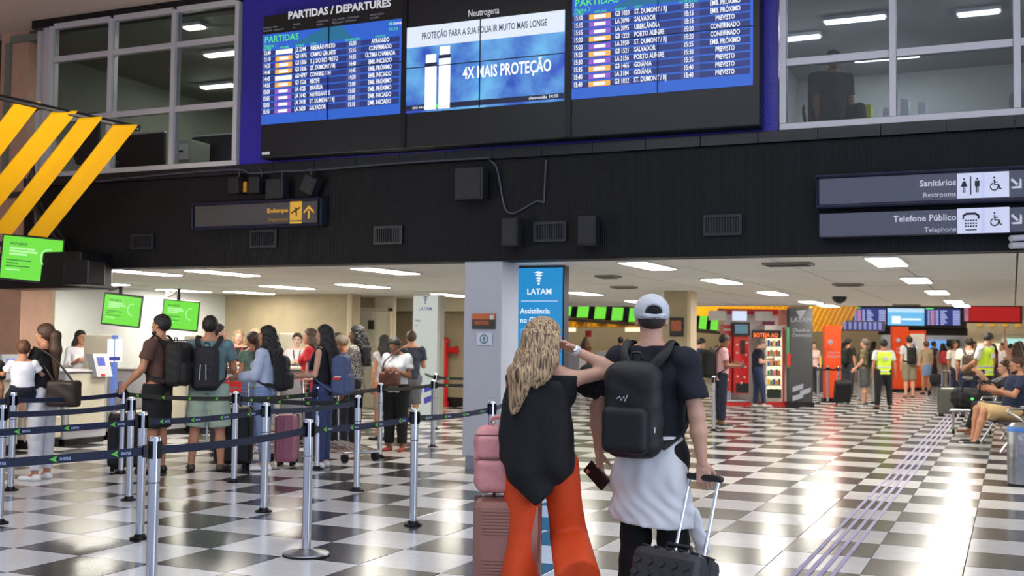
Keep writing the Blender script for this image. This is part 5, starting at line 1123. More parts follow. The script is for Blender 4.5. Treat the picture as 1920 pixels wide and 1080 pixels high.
    Hd.cone(hp((0, .083, .012)), hp((0, .103, -.024)), .009*hs, .0135*hs, k=.01); Hd.cone(hp((-.03, .078, .024)), hp((.03, .078, .024)), .012*hs, k=.012); Hd.cone(hp((-.017, .085, -.055)), hp((.017, .085, -.055)), .0085*hs, k=.008)
    for sd in (1, -1): Hd.ell(hp((.031*sd, .09, .008)), np.array((.014, .012, .01))*hs, R=HT, k=.004, neg=True); Hd.ell(hp((.077*sd, -.005, .0)), np.array((.011, .02, .03))*hs, R=HT, k=.006)
    parts = [body, Hd.build()]
    hcell = .0042 if dist < 9 else .0055 if dist < 20 else .008
    for i, sd in enumerate((1, -1)):
        if not hands[i]: continue
        pn = palm[i] if palm[i] is not None else (-.9*sd, .1, 0)
        fdv = g.fd[sd]; thumb = np.array((0, 1., .3)) if abs(fdv[2]) > .6 else np.array((-.6*sd, 0, 1.))
        pn = np.array(pn, float)
        if abs(unit(pn)@fdv) > .9: pn = np.array((0, .3, -1.))
        parts.append(hand_parts(g.wr[sd], fdv, pn, s*(.92 if fem else 1), curl[i], hcell, thumb))
    root = np_mesh('person', parts, skin(sk)); tag(root, label, 'person', group)
    root.location = (x, y, z+g.off); root.rotation_euler = (0, 0, rz); g.o = root; g.x, g.y, g.rz = x, y, rz
    if face:
        for sd in (1, -1):
            E_ = B(); c = hp((.031*sd, .079, .008)); E_.lathe([(0, -.009*s), (.0065*s, -.0065*s), (.009*s, 0), (.0065*s, .0065*s), (0, .009*s)], c=c, n=8).out('eye', M('eye_white', (215, 210, 205), .2), root, smooth=True)
            c = hp((.031*sd, .0872, .008)); B().lathe([(0, -.004*s), (.004*s, 0), (0, .004*s)], c=c, n=8).out('iris', M('iris_dark', (30, 20, 14), .2), root, smooth=True)
            B().tube([hp((.014*sd, .093, .026)), hp((.03*sd, .094, .031)), hp((.046*sd, .084, .026))], .0028*s, 6).out('eyebrow', hairm(hair[1] if hair else 'black'), root)
        B().tube([hp((-.022, .088, -.052)), hp((-.008, .0945, -.049)), hp((.008, .0945, -.049)), hp((.022, .088, -.052))], .0042*s, 6).out('lips', M('lips', (150, 80, 74), .4), root, smooth=True)
    if hair: make_hair(g, *hair)
    if bottom: make_bottom(g, *bottom, fat=fat)
    if top: make_top(g, fat=fat, fem=fem, sw=sw, **top)
    if shoes is not None: make_shoes(g, shoes, sole)
    return g
def make_hair(g, kind, col, L=.3, w=1.0):
    s, hp = g.hs, g.hp; c = min(g.cell, .01); S = SDF(c, .02*s); m = hairm(col); HT = g.HT
    th = {'buzz': .004, 'short': .014}.get(kind, .018)
    S.ell(hp((0, -.016, .034)), (np.array((.074, .094, .09))+th)*s, R=HT)
    n = HT@unit((0, .72, -.69)); back = []
    if kind in ('short', 'buzz'):
        S.clip(hp((0, .05, .052)), n); S.clip(hp((0, 0, -.055)), (0, 0, -1))
        f = folds(.007 if kind == 'short' else .0, 85)
        V = S.build(f)
    else:
        S2 = SDF(c, .03*s)
        if kind in ('long', 'curly', 'tail', 'bun'):
            if kind == 'long' or kind == 'curly':
                for q, yy in ((-.062, -.02), (-.03, -.075), (.03, -.075), (.062, -.02), (0, -.085)):
                    a = hp((q, yy, .0)); b = hp((q*1.25*w, yy-.02, -.10)); e = g.neck+np.array((q*1.3*w, min(yy, -.05)-.05, -.02)); f_ = e+np.array((0, -.035, -(L-.12)*s)) if L > .14 else e
                    S2.chain([a, b, e, f_], [.042*s*w, .046*s*w, .042*s*w, .022*s])
            if kind == 'tail':
                a = hp((0, -.1, .03)); S2.chain([a, hp((0, -.14, .0)), g.neck+np.array((0, -.13, 0)), g.neck+np.array((0, -.15, -L*s))], [.03*s, .045*s*w, .05*s*w, .02*s])
            if kind == 'bun': S2.ell(hp((0, -.11, .03)), np.array((.04, .035, .04))*s)
        S.clip(hp((0, .052, .05)), n); S.clip(hp((0, 0, -.07)), (0, 0, -1))
        amp = .012 if kind == 'curly' else .004; fr = 70 if kind == 'curly' else 45
        V1 = S.build(folds(amp*.5, fr)); V2 = S2.build((lambda X, Y, Z: amp*np.sin(fr*2*X+6*np.sin(Z*fr*.3))*np.sin(fr*Z*.6+5*Y)) if kind == 'curly' else (lambda X, Y, Z: .0022*np.sin(150*X+60*Y+2*np.sin(Z*5))))
        np_mesh('hair', [V1, V2], m, g.o); return
    np_mesh('hair', [V], m, g.o)
def make_top(g, c, e=.016, sleeve=.5, hem=-.02, fat=1, fem=False, sw=.18, mat=None, neck=.535, name='shirt', v=0, hemw=0, fold=.006):
    s = g.s; up = g.up; L = g.L; S = SDF(g.cell, .03*s); fl = (L[:, 1], .72+.06); r = s*fat; E_ = e
    bz = min(hem, .02)
    S.cone(up((0, 0, bz-.02)), up((0, 0, .2)), (.145+hemw)*r+E_, (.12 if fem else .138)*r+E_, flat=fl); S.cone(up((-.05, 0, bz)), up((.05, 0, bz)), (.115+hemw)*r+E_, flat=fl)
    S.cone(up((0, 0, .2)), g.chest, (.122 if fem else .14)*r+E_, (.138 if fem else .158)*r+E_, flat=fl)
    S.cone(up((-sw/s*.62, -.005, .41)), up((sw/s*.62, -.005, .41)), .086*s+E_*.8, flat=(L[:, 1], .88))
    for sd in (1, -1): S.cone(g.sh[sd]*.93+g.neck*.07, g.neck+L@np.array((.035*sd, 0, .005)), .056*s+E_*.6, .056*s+E_*.4)
    if fem: S.ell(up((.065, .1, .33)), np.array((.055, .05, .06))*s+E_); S.ell(up((-.065, .1, .33)), np.array((.055, .05, .06))*s+E_)
    S.clip(up((0, 0, hem)), L@np.array((0, 0, -1.))); S.clip(up((0, 0, neck)), L@np.array((0, 0, 1.)))
    parts = [S.build(folds(fold, 16, g.x))]
    if sleeve > 0:
        T_ = SDF(g.cell, .025*s)
        for sd in (1, -1):
            a, b = g.sh[sd], g.el[sd]; w_ = g.wr[sd]; rr = .058*s*(.87 if fem else 1)+E_*.8
            T_.cone(g.chest+(g.sh[sd]-g.chest)*.72, a, .07*s, rr)
            if sleeve <= 1: T_.cone(a, a+(b-a)*sleeve, rr, rr-.002+(.006 if sleeve < .8 else -.006), cap=True)
            else: T_.cone(a, b, rr, .044*s+E_); T_.cone(b, b+(w_-b)*(sleeve-1), .044*s+E_, .034*s+E_*.8, cap=True)
        parts.append(T_.build(folds(fold, 20, g.x)))
    o = np_mesh(name, parts, mat or fab(c), g.o); return o
def make_bottom(g, kind, c, L=1.0, e=.014, waist=.09, mat=None, fat=1, flare=0, name=None):
    s = g.s; up = g.up; S = SDF(g.cell, .02*s); r = s*fat; fl = (g.L[:, 1], .78); m = mat or fab(c)
    if kind == 'skirt':
        kn = (g.kn[1]+g.kn[-1])/2; b = g.pel+(kn-g.pel)*L
        S.cone(up((0, 0, waist)), up((0, 0, -.02)), .13*r, .165*r, flat=fl); S.cone(up((0, 0, -.02)), b, .165*r, .165*r+flare, cap=True, flat=(np.array((0, 1., 0)), .8)); S.clip(up((0, 0, waist)), g.L@np.array((0, 0, 1.)))
        return np_mesh('skirt', [S.build(folds(.006, 25))], m, g.o)
    S.cone(up((-.05, 0, .0)), up((.05, 0, .0)), .122*r+e, flat=fl); S.cone(up((0, 0, 0)), up((0, 0, waist+.03)), .135*r+e, .125*r+e, flat=fl)
    for sd in (1, -1):
        h, k, a = g.hi[sd], g.kn[sd], g.an[sd]; f = min(L*2, 1)
        if L <= .55: S.cone(h, h+(k-h)*L*2, .088*r+e, .066*r+e+flare+.012, cap=True)
        else: S.cone(h, k, .088*r+e, .06*s+e+flare*.4); S.cone(k, k+(a-k)*((L-.5)*2), .06*s+e+flare*.4, .042*s+e+flare, cap=True)
    S.clip(up((0, 0, waist)), g.L@np.array((0, 0, 1.)))
    return np_mesh(name or ('shorts' if L <= .6 else 'trousers'), [S.build(folds(.005, 18, g.y))], m, g.o)
def make_shoes(g, c, sole=None):
    s = g.s; m = M('shoe_%d_%d_%d' % tuple(c), c, .5)
    for sd in (1, -1):
        f = g.ty[sd]; a = g.an[sd]; S = SDF(.009, .02); b = a+(0, 0, -.045*s)
        S.cone(b-f*.035*s, b+f*.16*s+(0, 0, -.005), .04*s, .036*s, flat=((0, 0, 1.), .8)); S.cone(b-f*.01, a+(0, 0, -.01)-f*.01, .042*s, .042*s); S.clip(a+(0, 0, -.075*s), (0, 0, -1)); S.clip(a+(0, 0, .0), (0, 0, 1))
        np_mesh('shoe', [S.build()], m, g.o)
        if sole is not None:
            S = SDF(.008, .01); S.cone(b-f*.035*s+(0, 0, -.02), b+f*.165*s+(0, 0, -.02), .044*s, .04*s); S.clip(a+(0, 0, -.078*s), (0, 0, -1)); S.clip(a+(0, 0, -.055*s), (0, 0, 1)); np_mesh('sole', [S.build()], M('shoe_sole', sole, .6), g.o)
def place_like(o, g): o.location = (g.x, g.y, g.o.location.z); o.rotation_euler = (0, 0, g.rz)
def backpack(g, c, label, H_=.44, W_=.29, D_=.15, mat=None, trim=None, cz=.27, off=0, pocket=True, print_=None, straps=True, rr=.07):
    s = g.s; t = thing('backpack', label, 'backpack'); place_like(t, g); m = mat or fab(c, rough=.75)
    L = g.L; R = L; up = g.up; cc = up((0, -(.135+D_/2+off)/s, cz)); cell = max(.008, g.cell*.8)
    S = SDF(cell, .03).box(cc, (W_/2, D_/2, H_/2), rr, R=R).build(folds(.004, 22)); np_mesh('body', [S], m, t)
    if pocket:
        pc = cc+L@np.array((0, -D_/2, -H_*.2)); np_mesh('front_pocket', [SDF(cell, .02).box(pc, (W_*.4, .045, H_*.24), .04, R=R).build()], m, t)
        B().tube([pc+L@np.array((W_*.36*math.sin(a), -.03, H_*.2*math.cos(a)+.0)) for a in np.linspace(-1.3, 1.3, 9)], .004, 5).out('zip', trim or black_pl, t)
    B().tube(smooth_path([cc+L@np.array(p) for p in ((-.03, D_*.2, H_/2-.01), (-.025, D_*.2, H_/2+.04), (.025, D_*.2, H_/2+.04), (.03, D_*.2, H_/2-.01))]), .008, 6).out('top_handle', trim or black_pl, t, smooth=True)
    if straps:
        for sd in (1, -1):
            sh = g.sh[sd]*.62+g.neck*.38; fw = L[:, 1]; zz = L[:, 2]
            pts = [cc+L@np.array((.05*sd, D_/2-.02, H_/2-.06)), sh-fw*.09*s+zz*.03, sh+zz*.088*s, sh+fw*.1*s-zz*.03*s, up((sd*.125, .135, .26)), up((sd*.165, .02, .14)), cc+L@np.array((W_/2*.8*sd, D_/2-.02, -H_/2+.06))]
            B().tube(smooth_path(pts, 5), .028, 8, flat=.3, nrm=tuple(fw)).out('strap', m, t, smooth=True)
    if print_: print_(cc, t, L, D_)
    return t, cc
def phone(g, sd, label, rot=0, big=1.0):
    p = g.wr[sd]+g.fd[sd]*.1*g.s; f = g.fd[sd]; t = thing('mobile_phone', label, 'phone'); place_like(t, g)
    z = unit(np.array((0, -.7, .7)) if abs(f[2]) < .6 else np.array((0, .2, -1.))); 
    b = B().box(-.036*big, .036*big, -.004, .004, -.072*big, .072*big, bev=.003, R=Rx(rot), c=(0, 0, 0)); b.v = [tuple(np.array(v)+p+np.array((0, .0, .03))) for v in b.v]; b.out('body', black_pl, t)
    b = B().box(-.033*big, .033*big, -.0055, -.004, -.068*big, .068*big, R=Rx(rot), c=(0, 0, 0)); b.v = [tuple(np.array(v)+p+np.array((0, .0, .03))) for v in b.v]; b.out('screen', M('phone_screen', (40, 50, 70), .1, emit=(150, 170, 210), estr=.4), t)
def bag(g, loc, half, c, label, name='handbag', strap=None, mat=None, r=.04):
    t = thing(name, label, 'bag'); place_like(t, g); m = mat or fab(c, rough=.5, bump=.1)
    np_mesh('body', [SDF(.01, .02).box(loc, half, r).build(folds(.004, 18))], m, t)
    if strap: B().tube(smooth_path([np.array(p) for p in strap]), .011, 6).out('strap', m, t, smooth=True)
    return t
def fig_at(px, d): return floor_under(px, d)
CAMH = -23.98   # heading that looks away from the camera

# --- the couple walking away
fx, fy = fig_at(1012, 5.95)
W1 = person('woman in orange trousers and black top walking away, hand raised to her neck', fx, fy, -8, 1.665, 'f', 'light', hair=None, shoes=(200, 190, 180), turn=48, nod=2,
    top=dict(c=(12, 12, 16), sleeve=0, hem=-.03, e=.018, neck=.5, name='sleeveless_top'), legs=[((.09, .3, -.95), (.4, -1, -.45), 8), ((.06, .03, -1), (.02, -.1, -1), 8)],
    arms=[((.9, .5, .2), (-.78, -.25, .4)), ((.25, .1, -1), (.1, .35, -.9))], curl=(.8, .6), palm=((-.3, -.6, -.6), None))
g = W1; s = g.s
hl = hairm('blond'); nt = hl.node_tree; nz = [q for q in nt.nodes if q.type == 'TEX_NOISE'][0]; hv = [q for q in nt.nodes if q.type == 'HUE_SAT'][0]
rp = nt.nodes.new('ShaderNodeValToRGB'); rp.color_ramp.elements[0].position = .36; rp.color_ramp.elements[0].color = rgb((78, 56, 44)); rp.color_ramp.elements[1].position = .6; rp.color_ramp.elements[1].color = rgb((196, 164, 124)); nt.links.new(nz.outputs['Fac'], rp.inputs['Fac']); nt.links.new(rp.outputs[0], hv.inputs['Color'])
S = SDF(.008, .03); hp = g.hp
S.ell(hp((0, -.016, .036)), np.array((.094, .112, .108))*s, R=g.HT); S.clip(hp((0, .06, .04)), g.HT@unit((0, .8, -.6)))
S2 = SDF(.008, .035)
for q, yy, ln, dx in ((-.07, -.02, .16, .02), (-.045, -.07, .22, .0), (0, -.09, .26, 0), (.05, -.07, .2, .01), (.075, .0, .12, .02), (.025, -.085, .25, .0)):
    a = hp((q, yy, .02)); b = hp((q*1.25, yy-.02, -.1)); e = g.neck+g.HT@np.array((q*1.15, yy-.05, -.02)); f_ = g.neck+g.HT@np.array((q*.75+dx, yy-.07, .04-ln))
    f_[1] = min(f_[1], g.neck[1]-.11); e[1] = min(e[1], g.neck[1]-.05)
    S2.chain([a, b, e, f_], [.048, .05, .044, .014])
np_mesh('hair', [S.build(), S2.build(lambda X, Y, Z: .0025*np.sin(140*X+60*Y+2*np.sin(Z*5)))], hl, g.o)
# wide orange trousers
om = fab((226, 74, 18), 'orange_crepe', .7, .2)
S = SDF(.011, .02); up = g.up
S.cone(up((-.05, 0, .0)), up((.05, 0, .0)), .135*s, flat=((0, 1, 0), .85)); S.cone(up((0, 0, 0)), up((0, 0, .12)), .15*s, .125*s, flat=((0, 1, 0), .8))
S.clip(up((0, 0, .12)), (0, 0, 1.))
S.cone(g.hi[-1]+(-.01, 0, 0), g.kn[-1]+(0, 0, .0), .11*s, .105*s); S.cone(g.kn[-1], g.an[-1]+(0, -.02, -.03), .105*s, .15*s, cap=True)
S.cone(g.hi[1]+(.01, 0, 0), g.kn[1], .11*s, .095*s); S.cone(g.kn[1], g.an[1]+(0, 0, .0), .1*s, .125*s, cap=True)
np_mesh('trousers', [S.build(lambda X, Y, Z: .009*np.sin(34*X+3*np.sin(Z*4)+8*Y)*np.clip((.9-Z)*2, 0, 1))], om, g.o)
# draped black jacket with pointed hem
bm_ = fab((11, 11, 15), 'black_drape', .8, .3)
S = SDF(.010, .03)
S.cone(up((-.14, -.01, .42)), up((-.16, -.03, .05)), .07, .08, flat=((0, 1, 0), .95)); S.cone(up((-.07, -.05, .42)), up((-.06, -.07, -.02)), .1, .12, flat=((0, 1, 0), .8)); S.cone(up((.04, -.04, .40)), up((.07, -.05, .02)), .11, .13, flat=((0, 1, 0), .8)); S.cone(up((-.02, -.08, .1)), up((.0, -.12, -.24)), .13, .09, flat=((0, 1, 0), .5)); S.cone(up((-.13, -.06, .15)), up((-.09, -.1, -.08)), .09, .08, flat=((0, 1, 0), .6))
S.clip(up((-.01, 0, -.2)), unit((-.75, 0, -1))); S.clip(up((.02, 0, -.2)), unit((.95, 0, -1))); S.clip(up((0, 0, .47)), (0, 0, 1))
jk = np_mesh('draped_jacket', [S.build(lambda X, Y, Z: .007*np.sin(30*X+12*Z+3*np.sin(Z*9)))], bm_, g.o)
S = SDF(.010, .03); e0 = g.el[1]; S.chain([e0+(-.16, .06, -.02), e0+(-.06, .12, -.1), e0+(-.02, .14, -.17)], [.05, .06, .04]).chain([e0+(-.24, .05, -.08), e0+(-.05, .13, -.14)], [.04, .05]); np_mesh('jacket_sleeve', [S.build(folds(.008, 30))], bm_, g.o)
wq = g.wr[1]; fd = g.fd[1]; t = thing('wristwatch', 'white wristwatch on the raised wrist of the woman in orange', 'watch'); place_like(t, g)
B().tube([wq-fd*.012, wq+fd*.012], .031*s, 16).out('band', M('watch_white', (210, 212, 220), .3), t, smooth=True); B().tube([wq+(0, -.028, .012), wq+(0, -.036, .016)], .016, 12).out('dial', chrome, t)
# rose suitcase and pink backpack on it
sx, sy = fig_at(950, 6.05)
suitcase(0, 0, .36, .26, .70, math.radians(20), rose, 'rose ribbed suitcase beside the woman in orange, pink backpack on top', xy=(sx, sy), ribs='h', nrib=16, trim=M('rose_trim', (120, 84, 76), .5))
t = thing('backpack', 'pink backpack standing on the rose suitcase', 'backpack', (sx-.05, sy-.02, .72), math.radians(22)); pk = fab((222, 150, 150), 'pink_canvas', .7, .3)
np_mesh('body', [SDF(.008, .03).box((0, 0, .18), (.135, .08, .18), .065).build(folds(.005, 25))], pk, t); np_mesh('front_pocket', [SDF(.008, .02).box((0, -.085, .1), (.115, .03, .085), .03).build(folds(.003, 30))], pk, t); np_mesh('upper_pocket', [SDF(.008, .02).box((0, -.08, .25), (.115, .02, .06), .02).build()], pk, t)
for z_ in (.19, .315): B().tube([(-.125, -.095 if z_ < .3 else -.075, z_), (.125, -.095 if z_ < .3 else -.075, z_)], .0035, 6).out('zip', M('rose_trim', (120, 84, 76), .5), t)
B().tube(smooth_path([(-.04, 0, .35), (-.035, 0, .4), (.035, 0, .4), (.04, 0, .35)]), .011, 8).out('top_handle', pk, t, smooth=True)

fx, fy = fig_at(1221, 5.95)
M1 = person('man in a pale cap and navy T-shirt walking away with a black backpack', fx, fy, 10, 1.79, 'm', 'light', hair=('buzz', 'buzz'), shoes=(25, 25, 28), nod=3, turn=-32,
    top=dict(c=(14, 16, 30), sleeve=.72, hem=.0, e=.022, neck=.56), bottom=('trousers', (10, 10, 12), .9, .02), fat=1.06,
    arms=[((.28, -.08, -1), (.12, .02, -1)), ((.46, -.12, -1), (.0, .08, -1))], curl=(1.35, .9), palm=((0, -.3, -1), None), legs=[((.03, .1, -1), (.0, -.1, -1), 8), ((.02, .02, -1), (.0, -.25, -1), 8)])
g = M1; s = g.s; up = g.up; hp = g.hp
S = SDF(.007, .01); S.ell(hp((0, -.012, .052)), np.array((.093, .113, .094))*s, R=g.HT); S.clip(hp((0, 0, .012)), g.HT@unit((0, .05, -1)))
S.ell(hp((0, -.125, .045)), np.array((.05, .05, .035))*s, neg=True); S.clips = S.clips; V = S.build()
Sb = SDF(.007, .01); Sb.ell(hp((0, .13, .035)), np.array((.075, .075, .012))*s, R=g.HT@Rx(-.2)); S3 = SDF(.006, .006); S3.chain([hp((-.062*1.0, -.085, .03)), hp((-.035, -.112, .022)), hp((.035, -.112, .022)), hp((.062, -.085, .03))], .0125*s, flat=((0, 1, 0), .5))
capo = np_mesh('cap', [V, S3.build()], fab((196, 198, 204), 'cap_grey', .8, .2), g.o); np_mesh('cap_brim', [Sb.build()], fab((196, 198, 204), 'cap_grey'), g.o)
np_mesh('cap_opening', [SDF(.007, .005).ell(hp((0, -.078, .047)), np.array((.052, .04, .034))*s).build()], M('cap_inside', (16, 16, 20), .9), g.o)
# white shirt tied round the waist
wm = fab((222, 222, 224), 'white_linen', .85, .08)
S = SDF(.010, .03)
S.cone(up((0, -.02, .1)), up((0, -.03, -.1)), .175*s, .2*s, flat=((0, 1, 0), .72)); S.cone(up((0, -.03, -.1)), up((.0, -.04, -.38)), .19*s, .21*s, flat=((0, 1, 0), .7))
S.cone(up((.12, -.02, -.1)), up((.2, .02, -.36)), .08, .06, flat=((0, 1, 0), .6)); S.cone(up((-.16, -.02, -.1)), up((-.2, .0, -.36)), .07, .05, flat=((0, 1, 0), .6))
S.clip(up((0, 0, .1)), (0, 0, 1)); S.clip(up((-.1, 0, -.345)), unit((-.08, 0, -1)))
S.clip(up((.3, 0, -.36)), unit((.9, 0, -.5)))
np_mesh('tied_shirt', [S.build(lambda X, Y, Z: (.010*np.sin(30*X-14*Z+4*np.sin(Z*6+X*5))+.005*np.sin(70*X+40*Z+3*np.sin(18*Z)))*np.clip((1.1-Z)*3, 0.15, 1))], wm, g.o)
S = SDF(.009, .02); S.chain([up((.22, .02, -.3)), up((.27, .03, -.45)), up((.25, .03, -.56))], [.045, .04, .02], flat=((0, 1, 0), .5)); np_mesh('shirt_sleeve', [S.build(folds(.005, 40))], wm, g.o)
def logo(cc, t, L, D_):
    text('rip', .05, cc+np.array((-.055, -D_/2-.035, .045)), M('logo_white', (190, 190, 200), .5), t, name='embroidered_logo', bold=.02, world=False)
bp1, cc = backpack(g, (12, 12, 14), 'black backpack on the man in the pale cap', .5, .32, .17, cz=.235, mat=fab((11, 11, 13), 'black_nylon', .6, .2), print_=None, rr=.085)
b = B(); o_ = cc+np.array((-.03, -.125, .06)); b.tube([o_, o_+(.02, -.004, .012), o_+(.028, -.004, -.008), o_+(.045, -.004, .014), o_+(.05, -.004, -.01), o_+(.065, -.004, .02)], .003, 5); b.out('embroidered_logo', M('logo_white', (190, 190, 200), .5), bp1)
B().box(cc[0]+.135, cc[0]+.15, cc[1]-.05, cc[1]-.02, cc[2]-.11, cc[2]-.08, bev=.003).out('side_tag', paper, bp1)
# phone / wallet in his left hand
wq = g.wr[-1]+g.fd[-1]*.11; t = thing('mobile_phone', 'black phone in a case in the left hand of the capped man', 'phone'); place_like(t, g)
b = B().box(-.04, .04, -.008, .008, -.078, .078, bev=.006, R=Ry(-.85), c=(0, 0, 0)); b.v = [tuple(np.array(v)+wq+np.array((.0, -.035, -.01))) for v in b.v]; b.out('case', black_pl, t)
b = B().box(-.028, -.008, -.011, -.008, .04, .06, bev=.002, R=Ry(-.85), c=(0, 0, 0)); b.v = [tuple(np.array(v)+wq+np.array((.0, -.035, -.01))) for v in b.v]; b.out('camera_lens', chrome, t)
# his black suitcase: grip in the right hand, trailing toward the camera
R_ = Rz(g.rz); hw_ = R_@(g.wr[1]+g.fd[1]*.085)+np.array((fx, fy, g.o.location.z+.012))
HT_ = .56; PULL = .40; til = math.radians(36); rzs = math.radians(-22)
# top end of the handle in local coordinates after tilt (pivot (0,-.12,.04))
Dd = .24; c0 = np.array((0, -Dd/2, .04)); tip = Rx(til)@(np.array((0, Dd/2-.03, HT_+PULL))-c0)+c0
til = None
import itertools
best = min(((abs((Rx(-a)@(np.array((0, Dd/2-.03, HT_+PULL))-c0)+c0)[2]-hw_[2]), a) for a in np.linspace(.0, 1.2, 240)))[1]
# handle leans forward (+local y), body hangs behind toward the camera
tip = Rx(-best)@(np.array((0, Dd/2-.03, HT_+PULL))-c0)+c0; q = Rz(rzs)@tip
t = suitcase(0, 0, .40, Dd, HT_, rzs, M('charcoal_quilted', (48, 46, 50), .5, var=.15, scale=10), 'charcoal quilted suitcase pulled by the capped man', tilt=-best, pull=PULL, xy=(hw_[0]-q[0], hw_[1]-q[1]), ribs='')
R = Rx(-best); c = c0
for u in range(5):
    for w_ in range(7):
        x_ = -.15+.075*u; z_ = .12+.06*w_
        B().slab([R@(np.array((x_, -Dd/2-.002, z_+.021))-c)+c, R@(np.array((x_+.028, -Dd/2-.002, z_))-c)+c, R@(np.array((x_, -Dd/2-.002, z_-.021))-c)+c, R@(np.array((x_-.028, -Dd/2-.002, z_))-c)+c], R@np.array((0, -.006, 0))).out('quilt_stud', M('charcoal_quilted', (48, 46, 50), .5), t)
for u in range(5):
    for w_ in range(3):
        x_ = -.15+.075*u; y_ = -.07+.07*w_
        B().slab([R@(np.array((x_, y_+.03, HT_-.001))-c)+c, R@(np.array((x_+.028, y_, HT_-.001))-c)+c, R@(np.array((x_, y_-.03, HT_-.001))-c)+c, R@(np.array((x_-.028, y_, HT_-.001))-c)+c], R@np.array((0, 0, .005))).out('quilt_stud', M('charcoal_quilted', (48, 46, 50), .5), t)

# --- the queue at left
DOWN = ((.12, .02, -1), (.02, .18, -1)); FWD = ((.1, .1, -1), (-.15, 1, .05)); HOLD = ((.15, .15, -1), (-.5, .9, .35)); STAND = [((.03, .02, -1), (.0, -.03, -1), 6), ((.03, -.02, -1), (.0, -.03, -1), 6)]
fx, fy = fig_at(75, 12.0)
g = person('woman in black T-shirt and white trousers holding a baby', fx, fy, -100, 1.66, 'f', 'tan', hair=('tail', 'brown', .34, 1.3), top=dict(c=(16, 16, 20), sleeve=.55, hem=.06), bottom=('trousers', (206, 206, 214), .95, .02, .12, None), shoes=(225, 225, 228), arms=[((.1, .35, -1), (-.1, 1, .15)), ((.15, .3, -1), (-.45, .9, .3))])
bx, by = fig_at(36, 11.75)
gb = person('baby in a white T-shirt held by the woman in white trousers', bx, by, -50, .92, 'm', 'tan', cell=.009, hair=('short', 'auburn'), top=dict(c=(222, 222, 230), sleeve=.6, hem=.02, fold=.004), bottom=('trousers', (26, 28, 44), .85), shoes=None, z=.66, hip_z=.32, hsc=1.5, arms=[((.5, .3, -.7), (.3, .8, .1)), ((.5, .4, -.7), (.2, .8, .1))], legs=[((.5, .5, -.8), (.1, -.1, -1), 5), ((.5, .6, -.8), (.0, .2, -1), 5)], fat=1.3)
for c in [gb.o]: c.scale = (1.0, 1.0, 1.0)
bag(g, (-.06, -.3, .93), (.09, .17, .14), (44, 30, 26), 'dark brown shoulder bag behind the woman in white trousers', strap=((-.06, -.42, 1.05), (-.1, -.2, 1.3), (-.13, -.02, 1.4), (-.13, .02, 1.38), (-.08, -.18, 1.07)))
ax_, ay = at(148, 700, 17.6)[:2]
g = person('check-in agent in white blouse and glasses behind the nearest counter', ax_, ay, 130, 1.62, 'f', 'tan', hair=('long', 'black', .18), top=dict(c=(224, 224, 232), sleeve=1.6), bottom=('trousers', (30, 30, 40)), arms=[HOLD, HOLD], nod=4, turn=-25)
for sd in (1, -1): B().tube([g.hp((.032*sd+.024*math.cos(a), .098, .008+.018*math.sin(a))) for a in np.linspace(0, 6.28, 12)], .0025, 5).out('glasses_rim', black_pl, g.o)
fx, fy = fig_at(292, 12.75)
g = person('bearded man in a brown T-shirt with a black backpack, phone in hand', fx, fy, -100, 1.79, 'm', 'tan', hair=('short', 'black'), top=dict(c=(84, 58, 50), sleeve=.6, hem=-.1), bottom=('shorts', (18, 18, 22), .5, .03, .05), shoes=(34, 34, 38), arms=[((.1, .15, -1), (0, .7, -.7)), ((.2, .25, -1), (.1, .75, -.75))], nod=-3)
np_mesh('beard', [SDF(.009, .01).ell(g.hp((0, .04, -.07)), np.array((.06, .062, .05))*g.s, R=g.HT).clip(g.hp((0, 0, -.045)), g.HT@np.array((0, .3, 1.))).build()], hairm('black'), g.o)
backpack(g, (20, 20, 22), 'bulky black backpack on the man in the brown T-shirt', .5, .32, .22, off=.01); phone(g, -1, 'bright phone in the hand of the man in brown')
fx, fy = fig_at(388, 13.0)
g = person('man in a teal T-shirt and pale green shorts seen from behind', fx, fy, -28, 1.79, 'm', 'tan', hair=('short', 'black'), top=dict(c=(96, 124, 130), sleeve=.62, hem=-.08), bottom=('shorts', (158, 176, 160), .5, .035, .05), shoes=(66, 56, 48), fat=1.12, arms=[((.25, .25, -1), (-.3, 1, -.1)), ((.25, .25, -1), (-.2, 1, -.1))], legs=[((.1, .02, -1), (.05, -.03, -1), 20), ((.12, -.02, -1), (.08, -.03, -1), 20)], turn=-10)
bp2, cc = backpack(g, (24, 24, 32), 'black sports backpack with white cords on the man in teal', .5, .31, .17, cz=.22)
for dx in (-.03, .03): B().tube([cc+np.array((dx, -.145, .05)), cc+np.array((dx*1.2, -.15, -.12))], .004, 6).out('cord', paper, bp2)
fx, fy = fig_at(405, 15.2); person('dark-haired person mostly hidden behind the man in teal', fx, fy, 40, 1.72, 'm', 'light', hair=('short', 'black'), top=dict(c=(90, 90, 96), sleeve=.6), bottom=('trousers', (40, 40, 60)))
fx, fy = fig_at(444, 17.6); g = person('blonde woman in black with a red lanyard, arms folded', fx, fy, 150, 1.66, 'f', 'light', hair=('long', 'blond', .12), top=dict(c=(18, 18, 22), sleeve=.4), bottom=('trousers', (30, 30, 36)), arms=[((.2, .3, -1), (-1, .5, .1)), ((.2, .3, -1), (-1, .5, .25))])
def lanyard(g, c=(196, 30, 40)):
    up = g.up; B().tube(smooth_path([up((-.06, .03, .53)), up((-.05, .12, .45)), up((0, .175, .2)), up((.05, .12, .45)), up((.06, .03, .53))]), .008, 6, flat=.4).out('lanyard', fab(c), g.o, smooth=True); p = up((0, .18, .16)); B().box(p[0]-.03, p[0]+.03, p[1]-.003, p[1]+.003, p[2]-.045, p[2]+.04, bev=.003).out('badge', M('badge_blue', (120, 150, 220), .4), g.o)
lanyard(g)
